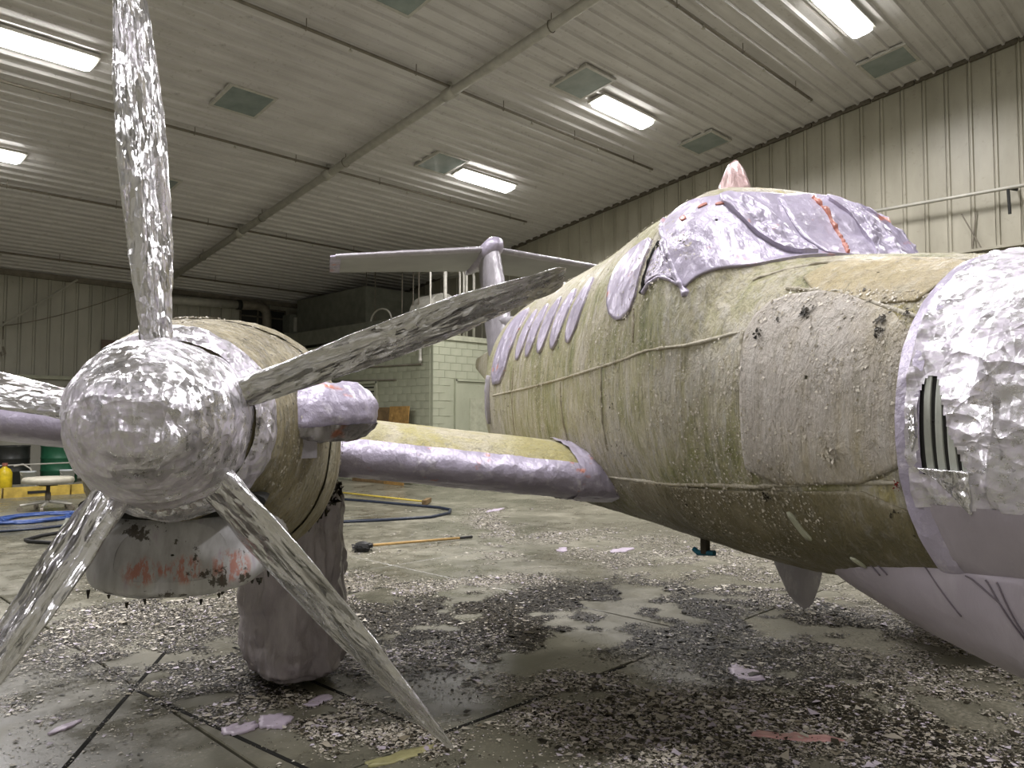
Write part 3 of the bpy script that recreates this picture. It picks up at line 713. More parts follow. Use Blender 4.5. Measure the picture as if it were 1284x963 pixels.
M['seam'] = gunk('seam_bead', [srgb(150, 142, 118), srgb(182, 176, 160)], 0.1, 0.5, 0.5, 0.5)
M['pink'] = lavender('pink_film', (0.62, 0.44, 0.44, 1), 0.3, 14.0, (1, 1, .4), 0.7, 0.0, 0.22, 0.5)
m = N('scoop_metal'); c = m.coord()
run = m.noise(m.coord((9, 9, 1.0)), 2.0, 5, .6)
col = m.ramp(run, [(0.35, srgb(166, 164, 166)), (0.6, srgb(200, 200, 202)), (0.72, srgb(184, 172, 186))])
om = None
for (pv, pz, rr_) in ((2.725, 1.245, .05), (2.60, 1.245, .05), (2.47, 1.25, .06), (2.66, 1.25, .03)):
    dd_ = m.n('ShaderNodeVectorMath', operation='DISTANCE'); m.link(m.coord((0, 1, 1.3)), dd_.inputs[0]); dd_.inputs[1].default_value = (0, pv, pz * 1.3)
    k_ = m.ramp(m.math('ADD', dd_.outputs['Value'], m.math('MULTIPLY', m.noise(m.coord((1, 1, .5)), 24, 4, .7), .04)), [(rr_ + .005, 1.0), (rr_ + .03, 0.0)])
    om = k_ if om is None else m.math('MAXIMUM', om, k_)
om = m.math('MULTIPLY', om, m.ramp(m.noise(m.coord((1, 3, 1.2)), 22, 5, .7), [(0.46, 0.0), (0.54, 1.0)]))
col = m.mix(m.math('MULTIPLY', om, .7), col, srgb(188, 104, 76))
dk = m.ramp(m.noise(m.coord((1, 1, 1), (4, 4, 1)), 9, 6, .72), [(0.57, 0.0), (0.60, 1.0)])
col = m.mix(m.math('MULTIPLY', dk, .9), col, srgb(64, 56, 44))
m.set(color=col, metal=0.1, rough=0.34, normal=m.bump(dk, -.4, .01)); M['scoop'] = m.m
m = N('thin_film'); c = m.coord()
w1 = m.warp(m.coord((1, 1, .45)), 4, .15); h = m.math('ADD', m.voro(w1, 5), m.math('MULTIPLY', m.noise(w1, 14, 5, .6), .5))
al = m.ramp(m.noise(m.coord((4, 4, .8)), 1.6, 5, .65), [(0.35, 0.80), (0.65, 0.97)])
m.set(color=m.ramp(m.noise(c, 2.2, 5), [(0.3, srgb(168, 160, 168)), (0.7, srgb(206, 198, 206))]), rough=.24, normal=m.facets(m.bump(h, .8, .05), ((w1, 7, .3), (w1, 20, .25))), alpha=al, coat=.4, coatr=.12); M['film'] = m.m
M['foil_stain'] = lavender('stained_foil', (0.42, 0.40, 0.42, 1), 0.8, 9.0, (1, 1, 1), 0.8, 1.6, 0.25, 0.2)
M['bare'] = plain('bare_spot', srgb(176, 178, 158), .5)

# ------------------------------------------------------------------ the aeroplane (u aft from abreast the camera, v to its right wing, z up)
AP = empty('airplane', (1.8766, -1.1482, 0), R(58.54))
tag(AP, 'twin turboprop airplane wrapped in foil and film with half stripped paint, standing in the hangar', 'airplane')
K = np.array([
 [0.55, .02, 1.62, 1.58, 1.60, 2.0, 2.0], [0.65, .14, 1.76, 1.46, 1.60, 2.0, 2.0], [0.9, .25, 1.90, 1.33, 1.62, 2.0, 2.0],
 [1.3, .36, 2.05, 1.22, 1.64, 2.1, 2.1], [1.94, .49, 2.23, 1.12, 1.68, 2.2, 2.2], [2.6, .61, 2.37, 1.08, 1.74, 2.3, 2.3],
 [2.92, .68, 2.43, 1.06, 1.80, 2.5, 2.35], [3.03, .715, 2.53, 1.06, 1.82, 3.1, 2.35], [3.18, .75, 2.72, 1.06, 1.85, 3.2, 2.35],
 [3.34, .76, 2.85, 1.06, 1.88, 2.9, 2.35], [3.55, .75, 2.915, 1.06, 1.90, 2.4, 2.35], [4.0, .755, 2.93, 1.06, 1.90, 2.2, 2.35],
 [4.8, .755, 2.89, 1.06, 1.90, 2.1, 2.35], [6.7, .755, 2.88, 1.06, 1.90, 2.1, 2.35], [7.6, .60, 2.86, 1.2, 1.98, 2.1, 2.2],
 [8.5, .36, 2.80, 1.5, 2.1, 2.0, 2.0], [9.4, .12, 2.72, 1.9, 2.3, 2.0, 2.0], [10.2, .04, 2.66, 2.2, 2.42, 2.0, 2.0], [11.0, .03, 2.62, 2.45, 2.52, 2.0, 2.0]])
KN = np.array([
 [2.44, .22, 1.92, 1.47, 1.69, 2.0, 2.0], [2.5, .28, 1.97, 1.42, 1.69, 2.0, 2.0], [2.65, .325, 2.01, 1.36, 1.69, 2.0, 2.1], [2.9, .38, 2.06, 1.26, 1.68, 2.1, 2.2],
 [3.3, .47, 2.10, 1.14, 1.66, 2.2, 2.3], [3.8, .525, 2.12, 1.08, 1.62, 2.3, 2.4], [4.5, .54, 2.08, 1.08, 1.6, 2.3, 2.4],
 [5.6, .48, 1.95, 1.12, 1.55, 2.2, 2.2], [6.6, .28, 1.80, 1.28, 1.52, 2.0, 2.0], [7.2, .03, 1.60, 1.5, 1.55, 2.0, 2.0]])
def section(K, u):
    u = np.asarray(u, float); x = K[:, 0]; i = np.clip(np.searchsorted(x, u) - 1, 0, len(x) - 2); h = np.diff(x); out = []
    for c_ in range(1, 7):
        y = K[:, c_]; d = np.diff(y) / h; mm = np.zeros(len(x)); mm[0] = d[0]; mm[-1] = d[-1]
        for k in range(1, len(x) - 1):
            if d[k - 1] * d[k] > 0:
                w1 = 2 * h[k] + h[k - 1]; w2 = h[k] + 2 * h[k - 1]; mm[k] = (w1 + w2) / (w1 / d[k - 1] + w2 / d[k])
        s = (u - x[i]) / h[i]
        out.append((2 * s**3 - 3 * s**2 + 1) * y[i] + (s**3 - 2 * s**2 + s) * h[i] * mm[i] + (-2 * s**3 + 3 * s**2) * y[i + 1] + (s**3 - s**2) * h[i] * mm[i + 1])
    return out
def surf(K, u, th, vc=0.0):
    u = np.asarray(u, float); th = np.asarray(th, float)
    hw, zt, zb, zm, nt, nb_ = section(K, u); s, c_ = np.sin(th), np.cos(th); n = np.where(c_ > 0, nt, nb_)
    v = hw * np.sign(s) * np.abs(s) ** (2 / n); z = zm + np.where(c_ > 0, zt - zm, zm - zb) * np.sign(c_) * np.abs(c_) ** (2 / n)
    return np.stack([u + 0 * v, v + vc, z], -1)
def normal(K, u, th, vc=0.0):
    e = 2e-3; lo, hi = K[0, 0] + .001, K[-1, 0] - .001
    a_ = surf(K, np.clip(u + e, lo, hi), th, vc) - surf(K, np.clip(u - e, lo, hi), th, vc); b_ = surf(K, u, th + .01, vc) - surf(K, u, th - .01, vc)
    n = np.cross(b_, a_); n = n / np.maximum(np.linalg.norm(n, axis=-1, keepdims=True), 1e-9)
    c_ = np.stack([0 * n[..., 0], n[..., 1] * 0 + vc, section(K, u)[3] + 0 * n[..., 2]], -1); P = surf(K, u, th, vc)
    sg = np.sign(np.sum((P - c_)[..., 1:] * n[..., 1:], -1, keepdims=True)); sg[sg == 0] = 1
    return n * sg
def ring_mesh(K, us, nth, vc, name, mat, disp, parent=AP, th0=-PI, th1=PI, cut=None, off=0.0):
    closed = abs(th1 - th0 - 2 * PI) < 1e-6
    ths = np.linspace(th0, th1, nth + 1)[:nth + (0 if closed else 1)]
    U_, T_ = np.meshgrid(us, ths, indexing='ij'); P = surf(K, U_, T_, vc); n = normal(K, U_, T_, vc)
    P = P + n * (off + disp(P))[..., None]
    k = len(ths); Q = []
    for i in range(len(us) - 1):
        for j in range(k if closed else k - 1):
            j2 = (j + 1) % k
            if cut is not None and cut((us[i] + us[i + 1]) / 2, math.degrees((ths[j] + (ths[j2] if j2 else ths[j])) / 2)): continue
            Q.append((i * k + j, i * k + j2, (i + 1) * k + j2, (i + 1) * k + j))
    o = fast_mesh(name, P.reshape(-1, 3), Q, mat, parent); o.data.polygons.foreach_set('use_smooth', [True] * len(Q)); return o
def inside(poly, x, y):
    r_ = False; j = len(poly) - 1
    for i in range(len(poly)):
        (xi, yi), (xj, yj) = poly[i], poly[j]
        if (yi > y) != (yj > y) and x < (xj - xi) * (y - yi) / (yj - yi) + xi: r_ = not r_
        j = i
    return r_
def smooth_poly(poly, n=90, it=2, rnd=True):
    p = np.array(poly, float)
    if rnd:
        for _ in range(it):
            q = np.roll(p, -1, 0); p = np.stack([.78 * p + .22 * q, .22 * p + .78 * q], 1).reshape(-1, 2)
    q = np.vstack([p, p[:1]]); s = np.r_[0, np.cumsum(np.hypot(np.diff(q[:, 0]) * 60, np.diff(q[:, 1])))]
    t_ = np.linspace(0, s[-1], n, endpoint=False); return np.stack([np.interp(t_, s, q[:, 0]), np.interp(t_, s, q[:, 1])], -1)
def patch(K, poly, name, mat, off=.008, disp=None, rings=14, vc=0.0, parent=None, n=110, it=2, rnd=True):
    """a raised sheet lying on the surface, outline given as (u, degrees from the crown)"""
    b_ = smooth_poly(poly, n, it, rnd); c_ = b_.mean(0); V = []; Q = []
    rr = list(np.linspace(0.02, 1, rings)) + [1.0]
    for i, r_ in enumerate(rr):
        e = c_ + (b_ - c_) * r_; u = e[:, 0]; th = np.radians(e[:, 1]); P = surf(K, u, th, vc); nn = normal(K, u, th, vc)
        o_ = off * (1.0 if i < rings else -0.6) * np.ones(len(u))
        if disp is not None and i < rings: o_ = o_ + disp(P) * min(1, (1.02 - r_) * 5)
        V.append(P + nn * o_[:, None])
    for i in range(len(rr) - 1):
        for k in range(n): Q.append((i * n + k, i * n + (k + 1) % n, (i + 1) * n + (k + 1) % n, (i + 1) * n + k))
    o = fast_mesh(name, np.vstack(V), Q, mat, parent or AP); o.data.polygons.foreach_set('use_smooth', [i < (rings - 1) * n for i in range(len(Q))]); return o
def seam(K, path, name, mat, w=.012, h=.007, vc=0.0, parent=None, closed=False, n=170):
    p = np.array(path, float)
    if closed: p = np.vstack([p, p[:1]])
    s = np.r_[0, np.cumsum(np.hypot(np.diff(p[:, 0]) * 60, np.diff(p[:, 1])))]; t_ = np.linspace(0, s[-1], n)
    u = np.interp(t_, s, p[:, 0]); th = np.radians(np.interp(t_, s, p[:, 1])); 
    if th.min() > .5 and np.ptp(p[:, 0]) > 1.5:  # long seams run level between their points
        zt_ = np.interp(t_, s, surf(K, p[:, 0], np.radians(p[:, 1]), vc)[:, 2]); lo_ = np.full(n, .3); hi_ = np.full(n, PI - .05)
        for _ in range(40):
            md = (lo_ + hi_) / 2; up_ = surf(K, u, md, vc)[:, 2] > zt_; lo_ = np.where(up_, md, lo_); hi_ = np.where(up_, hi_, md)
        th = (lo_ + hi_) / 2
    P = surf(K, u, th, vc); nn = normal(K, u, th, vc)
    tg = np.gradient(P, axis=0); sd = np.cross(tg, nn); sd /= np.maximum(np.linalg.norm(sd, axis=-1, keepdims=True), 1e-9)
    ends = np.ones(n) if closed else np.minimum(1, np.minimum(np.arange(n), np.arange(n)[::-1]) / 4 + .15)
    wv = (w * ends * (.6 + .8 * vn(P, 30, 4)))[:, None]; hv = (h * ends * (.5 + vn(P, 40, 5)) - .006 * (1 - ends))[:, None]
    V = np.stack([P + sd * wv - nn * .006, P + sd * wv * .4 + nn * hv, P - sd * wv * .4 + nn * hv, P - sd * wv - nn * .006], 1).reshape(-1, 3)
    Q = [(i * 4 + k, i * 4 + (k + 1) % 4, i * 4 + 4 + (k + 1) % 4, i * 4 + 4 + k) for i in range(n - 1) for k in range(4)]
    return fast_mesh(name, V, Q, mat, parent or AP)
goo = lambda P: .006 * (vn(P, 7, 21) - .5) + .003 * (vn(P * np.array([1, 1, .4]), 26, 22) - .5) + .003 * np.maximum(0, vn(P, 60, 23) - .66) * 3
crk = lambda a, f, sd: (lambda P: a * crumple(P, f, sd))

us = np.r_[np.linspace(1.90, 3.0, 130), np.linspace(3.01, 4.2, 130), np.linspace(4.22, 6.7, 150), np.linspace(6.75, 10.98, 90)]
fus = ring_mesh(K, us, 300, 0.0, 'fuselage', M['gunk'], goo)
# nose: foil above, dull film below, with the tear that shows the louvres
tear = [(1.905, 80), (1.885, 75), (1.855, 75.5), (1.835, 82), (1.82, 88), (1.79, 95), (1.765, 101), (1.915, 102)]
un = np.linspace(0.56, 1.945, 190)
lip = lambda P: .012 * crumple(P, (9, 9, 15), 31) + .02 * np.exp(-((P[..., 0] - 1.94) / .02) ** 2) * vn(P, 30, 3)
ring_mesh(K, un, 250, 0.0, 'nose_foil', M['foil_nose'], lip, th0=R(-118), th1=R(112), cut=lambda u, d: inside(tear, u, d), off=.014)
ring_mesh(K, un, 90, 0.0, 'nose_film', M['lav_dull'], crk(.006, (3, 3, 6), 33), th0=R(111), th1=R(243), off=.012)
ring_mesh(K, np.linspace(1.905, 1.985, 6), 220, 0.0, 'tape_band', M['lav'], lambda P: .008 * crumple(P, 14, 37) + .006 * np.sin((P[..., 0] - 1.905) / .08 * PI), off=.012, cut=lambda u, d: False)
lv = patch(K, [(1.945, 70), (1.82, 70), (1.76, 106), (1.945, 106)], 'vent_backing', M['dark'], .003, None, 10)
for k in range(4):
    u0 = 1.895 - k * .036
    patch(K, [(u0, 72), (u0 - .019, 72), (u0 - .026, 104), (u0 - .003, 104)], 'louvre_slat', M['louver'], .008, None, 5, parent=lv, n=40, rnd=False)
flap = [(1.92, 100), (1.76, 100), (1.765, 107), (1.78, 113), (1.815, 108), (1.86, 103)]
patch(K, flap, 'torn_foil_flap', M['foil_blade'], .022, crk(.02, 26, 41), 10, n=70, rnd=False)
patch(K, [(1.935, 86), (1.915, 84), (1.91, 92), (1.925, 96)], 'foil_shred', M['foil_blade'], .024, crk(.02, 40, 43), 6, n=40, rnd=False)
# panels
patch(K, [(2.70, 62), (2.665, 88), (2.675, 112.5), (1.985, 105.5), (1.955, 82), (1.98, 57), (2.38, 44), (2.63, 49)], 'baggage_door', M['gunk_door'], .009, goo, 26, n=240, it=1)
patch(K, [(2.60, 43), (2.03, 52), (1.965, 36), (1.98, 20), (2.55, 18)], 'nose_deck_panel', M['gunk_deck'], .007, goo, 18, n=160, it=1)
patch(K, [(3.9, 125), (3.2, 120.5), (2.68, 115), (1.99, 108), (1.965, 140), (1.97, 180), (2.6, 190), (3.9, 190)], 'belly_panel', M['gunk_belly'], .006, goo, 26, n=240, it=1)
S_ = M['crumb_pale']
for pth in ([(2.71, 65), (2.83, 69.5), (2.99, 79.5), (3.25, 86.3), (3.76, 86.2), (4.58, 87), (5.35, 88), (6.6, 89)], [(2.72, 64.5), (2.66, 88), (2.665, 112)], [(4.07, 124), (3.6, 123), (3.15, 119.5), (2.87, 115.5), (2.66, 113.5), (2.27, 107.5), (1.98, 105.5)],
            [(2.63, 44), (2.34, 45), (1.98, 55)], [(4.58, 87), (4.50, 128)], [(2.60, 24), (1.97, 20)], [(5.83, 60), (5.85, 120)], [(3.85, 85), (3.88, 112)], [(3.45, 75), (3.42, 84)],
            [(2.5, 20), (2.75, 30), (2.85, 40)]):
    seam(K, pth, 'panel_seam', M['seam'] if 'seam' in M else S_)
# window masks
M['orange_tape'] = plain('orange_residue', srgb(164, 104, 90), .4, 0, 40, .35)
film = crk(.012, (8, 8, 8), 51)
patch(K, [(3.06, 63.5), (3.12, 60), (3.27, 53), (3.50, 41), (3.42, 35), (3.28, 25), (3.27, 11.5), (3.26, -3), (3.10, -3), (2.91, -3), (2.87, 15), (2.93, 29), (2.98, 40), (3.02, 52)], 'windshield_mask', M['lav_glass'], .012, film, 26, n=240, it=1)
patch(K, [(3.27, 2), (3.29, -12), (3.34, -25), (3.44, -36), (3.38, -50), (3.17, -60), (3.06, -63.5), (3.0, -45), (2.93, -29), (2.87, -15), (2.90, 1), (3.05, 3)], 'windshield_mask', M['lav_glass'], .018, crk(.028, (6, 9, 6), 53), 26, n=240, it=1)
seam(K, [(2.92, -3), (3.05, -3), (3.15, -3), (3.25, -3)], 'center_post', M['orange_tape'], .012, .03)
for fp, sd in (([(2.91, 3), (2.92, 12), (3.08, 17), (3.25, 22), (3.26, 14), (3.12, 6)], 58), ([(2.90, -14), (2.92, -24), (3.1, -24), (3.26, -14), (3.27, -6), (3.12, -10)], 59), ([(3.0, -40), (3.02, -47), (3.2, -44), (3.33, -28), (3.30, -22), (3.16, -34)], 60)):
    patch(K, fp, 'film_fold', M['lav_glass'], .032, crk(.05, (13, 18, 13), sd), 12, n=90, it=1)
for uu, tt, du, dt in ((3.235, 29, .010, 2.4), (3.205, 21, .010, 3.0), (3.19, 13, .010, 3.0), (3.24, 40, .02, 1.5)):
    patch(K, [(uu - du, tt - dt), (uu - du * .6, tt + dt), (uu + du, tt + dt), (uu + du * .7, tt - dt)], 'orange_mark', M['orange_tape'], .0185, film, 5, n=40)
seam(K, [(3.03, 63.5), (3.12, 60), (3.27, 53), (3.50, 41)], 'windshield_edge', M['lav_glass'], .02, .02)
patch(K, [(3.305, 55), (3.34, 71), (3.24, 67), (3.09, 62.5), (3.19, 60)], 'quarter_window_mask', M['lav_orange'], .010, crk(.008, 14, 55), 12, n=90, it=1)
seam(K, [(3.31, 53.5), (3.345, 73)], 'window_frame', M['dark'], .008, .016)
seam(K, [(3.30, 53.5), (3.19, 59.5), (3.085, 62.5), (3.22, 67), (3.34, 73)], 'window_frame', M['lav_glass'], .012, .014)
patch(K, [(3.85, 70.5), (3.98, 58), (3.93, 47.5), (3.65, 45.5), (3.43, 53), (3.44, 65), (3.445, 74), (3.65, 76)], 'side_window_mask', M['lav_glass'], .012, crk(.010, 10, 57), 14, n=110, it=1)
for k, u0 in enumerate((4.48, 4.82, 5.14, 5.46, 5.76)):
    for sg in (1, -1):
        patch(K, [(u0 - .11, sg * 69), (u0 - .12, sg * 57), (u0 - .05, sg * 48), (u0 + .05, sg * 48), (u0 + .12, sg * 57), (u0 + .11, sg * 69), (u0 + .04, sg * 75), (u0 - .04, sg * 75)], 'cabin_window_mask', M['lav'], .012, crk(.008, 10, 60 + k), 10, n=90)
patch(K, [(6.62, 84), (6.64, 60), (6.60, 40), (6.12, 41), (6.02, 60), (6.16, 84)], 'rear_window_mask', M['lav_orange'], .014, crk(.010, 8, 71), 12, n=100, it=1)
patch(K, [(6.75, 96), (6.75, 80), (6.70, 78), (6.66, 96), (6.68, 104)], 'loose_film', M['lav_tail'], .03, crk(.03, 9, 73), 8, n=60)
# roof antenna, belly antenna, drains
def wedge(name, pts, half, mat, amp=.01, fr=14, sd=81):
    """a thick film-wrapped fin: outline in (u, z), pillow-shaped thickness"""
    b_ = smooth_poly([(a_, z_) for a_, z_ in pts], 60, 2); c_ = b_.mean(0); V = []; Q = []
    rr = np.linspace(.03, 1, 9)
    for sg in (1, -1):
        for r_ in rr:
            e = c_ + (b_ - c_) * r_; P = np.stack([e[:, 0], sg * half * np.sqrt(np.maximum(0, 1 - r_ ** 3)) + 0 * e[:, 0], e[:, 1]], -1)
            P[:, 1] += sg * amp * crumple(P, fr, sd) * (r_ < .99); V.append(P)
    for s_ in range(2):
        for i in range(8):
            for k in range(60):
                a_ = (s_ * 9 + i) * 60; Q.append((a_ + k, a_ + (k + 1) % 60, a_ + 60 + (k + 1) % 60, a_ + 60 + k))
    o = fast_mesh(name, np.vstack(V), Q, mat, AP); o.data.polygons.foreach_set('use_smooth', [True] * len(Q)); return o
wedge('roof_antenna', [(3.58, 2.88), (3.67, 3.06), (3.75, 3.16), (3.84, 3.10), (4.04, 2.88)], .05, M['pink'] if 'pink' in M else M['lav_orange'])
wedge('belly_antenna', [(3.56, 1.20), (3.42, 1.0), (3.27, .83), (3.17, .82), (3.10, .90), (3.00, 1.20)], .05, M['lav_tail'])
G().tube([(3.62, .28, 1.12), (3.62, .28, 1.02)], .025, 10).build('drain_stub', M['crumb_dark'], AP); G().tube([(3.56, .26, 1.03), (3.66, .30, 1.018), (3.70, .30, 1.03)], .014, 8).build('drain_hose', plain('teal_rubber', srgb(30, 92, 110), .5), AP)
# film-wrapped nose gear bay below the nose
KB = np.array([[0.7, .22, 1.45, 1.00, 1.25, 2, 1.8], [1.2, .28, 1.40, .92, 1.25, 2, 1.8], [1.75, .335, 1.36, .875, 1.24, 2, 1.8], [2.2, .36, 1.34, .92, 1.24, 2, 1.8], [2.5, .34, 1.32, .985, 1.22, 2, 1.8], [2.72, .26, 1.28, 1.05, 1.18, 2, 1.8], [2.88, .12, 1.2, 1.10, 1.15, 2, 2]])
ring_mesh(KB, np.linspace(.71, 2.875, 80), 90, 0.0, 'nose_gear_film', M['lav_dull'], crk(.008, (3, 3, 5), 85), th0=R(60), th1=R(300))
dripm = plain('drip', srgb(104, 96, 104), .4)
for uu, l_ in ((1.80, 50), (1.835, 34), (1.90, 12), (2.05, 26), (2.32, 14), (2.36, 16)):
    p_ = surf(KB, np.full(14, uu) + np.linspace(0, -.10, 14), np.radians(np.linspace(88, 88 + l_, 14)), 0.0)
    G().tube(p_ + np.array([0, .002, -.001]), .0028, 5).build('drip_run', dripm, AP, True)
# wings
def foil_section(n=48):
    xx = (1 - np.cos(np.linspace(0, PI, n))) / 2
    yt = 5 * .17 * (.2969 * np.sqrt(xx) - .126 * xx - .3516 * xx**2 + .2843 * xx**3 - .1015 * xx**4)
    cam_ = .02 * (1 - (2 * xx - .8) ** 2)
    up = np.stack([xx, yt + cam_], -1); lo = np.stack([xx, -yt * .85 + cam_], -1)
    return np.vstack([up[::-1], lo[1:]])
SEC = foil_section()
def wing_geo(v): 
    a_ = abs(v); u0 = 4.05 + max(0, a_ - 2.9) * .06; ch = 2.15 - max(0, a_ - 2.9) * .26; z0 = 1.345 + (a_ - .7) * .115; return u0, ch, z0
def wing_mesh(sg, v0, v1, n, name, mat, lo=0.0, hi=1.0, hiu=None, off=0.0, disp=None, parent=None):
    sec = SEC; V = []; 
    top_ = np.arange(len(sec)) < len(sec) // 2; keep = np.where((sec[:, 0] >= lo) & (sec[:, 0] <= np.where(top_, hi if hiu is None else hiu, hi)))[0]; sec = sec[keep]; m_ = len(sec)
    nrm = np.gradient(sec, axis=0); nrm = np.stack([nrm[:, 1], -nrm[:, 0]], -1); nrm /= np.maximum(np.linalg.norm(nrm, axis=1, keepdims=True), 1e-9)
    for v in np.linspace(v0, v1, n):
        u0, ch, z0 = wing_geo(v); P = np.stack([u0 + sec[:, 0] * ch, np.full(m_, sg * v), z0 + sec[:, 1] * ch], -1)
        d_ = off + (disp(P) if disp is not None else 0); P[:, 0] += nrm[:, 0] * d_; P[:, 2] += nrm[:, 1] * d_; V.append(P)
    Q = [(i * m_ + k, i * m_ + k + 1, (i + 1) * m_ + k + 1, (i + 1) * m_ + k) for i in range(n - 1) for k in range(m_ - 1)]
    o = fast_mesh(name, np.vstack(V), Q, mat, parent or AP); o.data.polygons.foreach_set('use_smooth', [True] * len(Q)); return o
for sg in (1, -1):
    w_ = wing_mesh(sg, .55, 6.4, 130, 'wing', M['gunk_wing'], 0, 1, None, 0.0, goo)
    wing_mesh(sg, .78, 2.2, 90, 'leading_edge_film', M['lav_orange'], 0, .14, .035, .010, crk(.012, 9, 91), w_)
    wing_mesh(sg, 3.1, 6.38, 90, 'leading_edge_film', M['lav'], 0, .11, .04, .010, crk(.012, 7, 93), w_)
    KW = None
    wing_mesh(sg, .55, .80, 26, 'root_film', M['lav_glass'], 0, .30, .30, .014, crk(.02, 14, 95), w_)
# tail: fin and tailplane
def slab_foil(P0, P1, c0, c1, th, axis, n, name, mat, amp=.0, sd=0, parent=None):
    """lofted symmetric section from P0 to P1 (leading-edge points), chords along u; axis = thickness direction index"""
    V = []; m_ = 36
    a_ = np.linspace(0, 2 * PI, m_, endpoint=False); xs_ = (1 + np.cos(a_)) / 2; ys_ = np.sin(a_) * .5 * (1 - .55 * xs_)
    for s in np.linspace(0, 1, n):
        p = np.array(P0) * (1 - s) + np.array(P1) * s; c_ = c0 * (1 - s) + c1 * s; t_ = th[0] * (1 - s) + th[1] * s
        P = np.tile(p, (m_, 1)); P[:, 0] += xs_ * c_; P[:, axis] += ys_ * t_; P[:, axis] += amp * crumple(P, 7, sd) * np.sign(ys_ + 1e-6); V.append(P)
    Q = [(i * m_ + k, i * m_ + (k + 1) % m_, (i + 1) * m_ + (k + 1) % m_, (i + 1) * m_ + k) for i in range(n - 1) for k in range(m_)]
    V = np.vstack(V); nv = len(V); V = np.vstack([V, V[:m_].mean(0), V[-m_:].mean(0)])
    F = Q + [(k, (k + 1) % m_, nv, nv) for k in range(0)]
    o = fast_mesh(name, V, Q, mat, parent or AP); o.data.polygons.foreach_set('use_smooth', [True] * len(Q))
    return o
fin = slab_foil((8.55, 0, 2.20), (9.75, 0, 3.98), 1.45, 1.15, (.25, .25), 1, 40, 'fin', M['lav_tail'], .03, 101)
slab_foil((7.6, 0, 2.80), (9.4, 0, 3.02), 1.8, .9, (.12, .24), 1, 14, 'dorsal_fin', M['lav_tail'], .02, 103)
bul = G().lathe([(.005, -.36), (.09, -.30), (.135, -.12), (.14, .3), (.12, .9), (.07, 1.5), (.01, 1.9)], (10.02, 0, 4.03), 20, Matrix.Rotation(PI / 2, 3, 'Y')).build('bullet_fairing', M['lav'], AP, True)
for sg in (1, -1):
    st = slab_foil((10.06, sg * .08, 4.03), (10.66, sg * 2.05, 3.95), 1.6, 1.15, (.15, .11), 2, 30, 'tailplane', M['stab'])
    slab_foil((10.02, sg * .08, 4.035), (10.62, sg * 2.05, 3.955), .22, .18, (.10, .085), 2, 30, 'deice_boot', M['lav_tail'], .01, 107, st)
    slab_foil((10.60, sg * 1.98, 3.955), (10.70, sg * 2.12, 3.95), 1.25, 1.1, (.16, .12), 2, 10, 'tip_film', M['lav_glass'], .03, 109, st)
wedge('dorsal_intake', [(6.75, 2.84), (6.95, 3.06), (7.35, 3.08), (7.9, 2.84)], .22, M['lav_tail'])

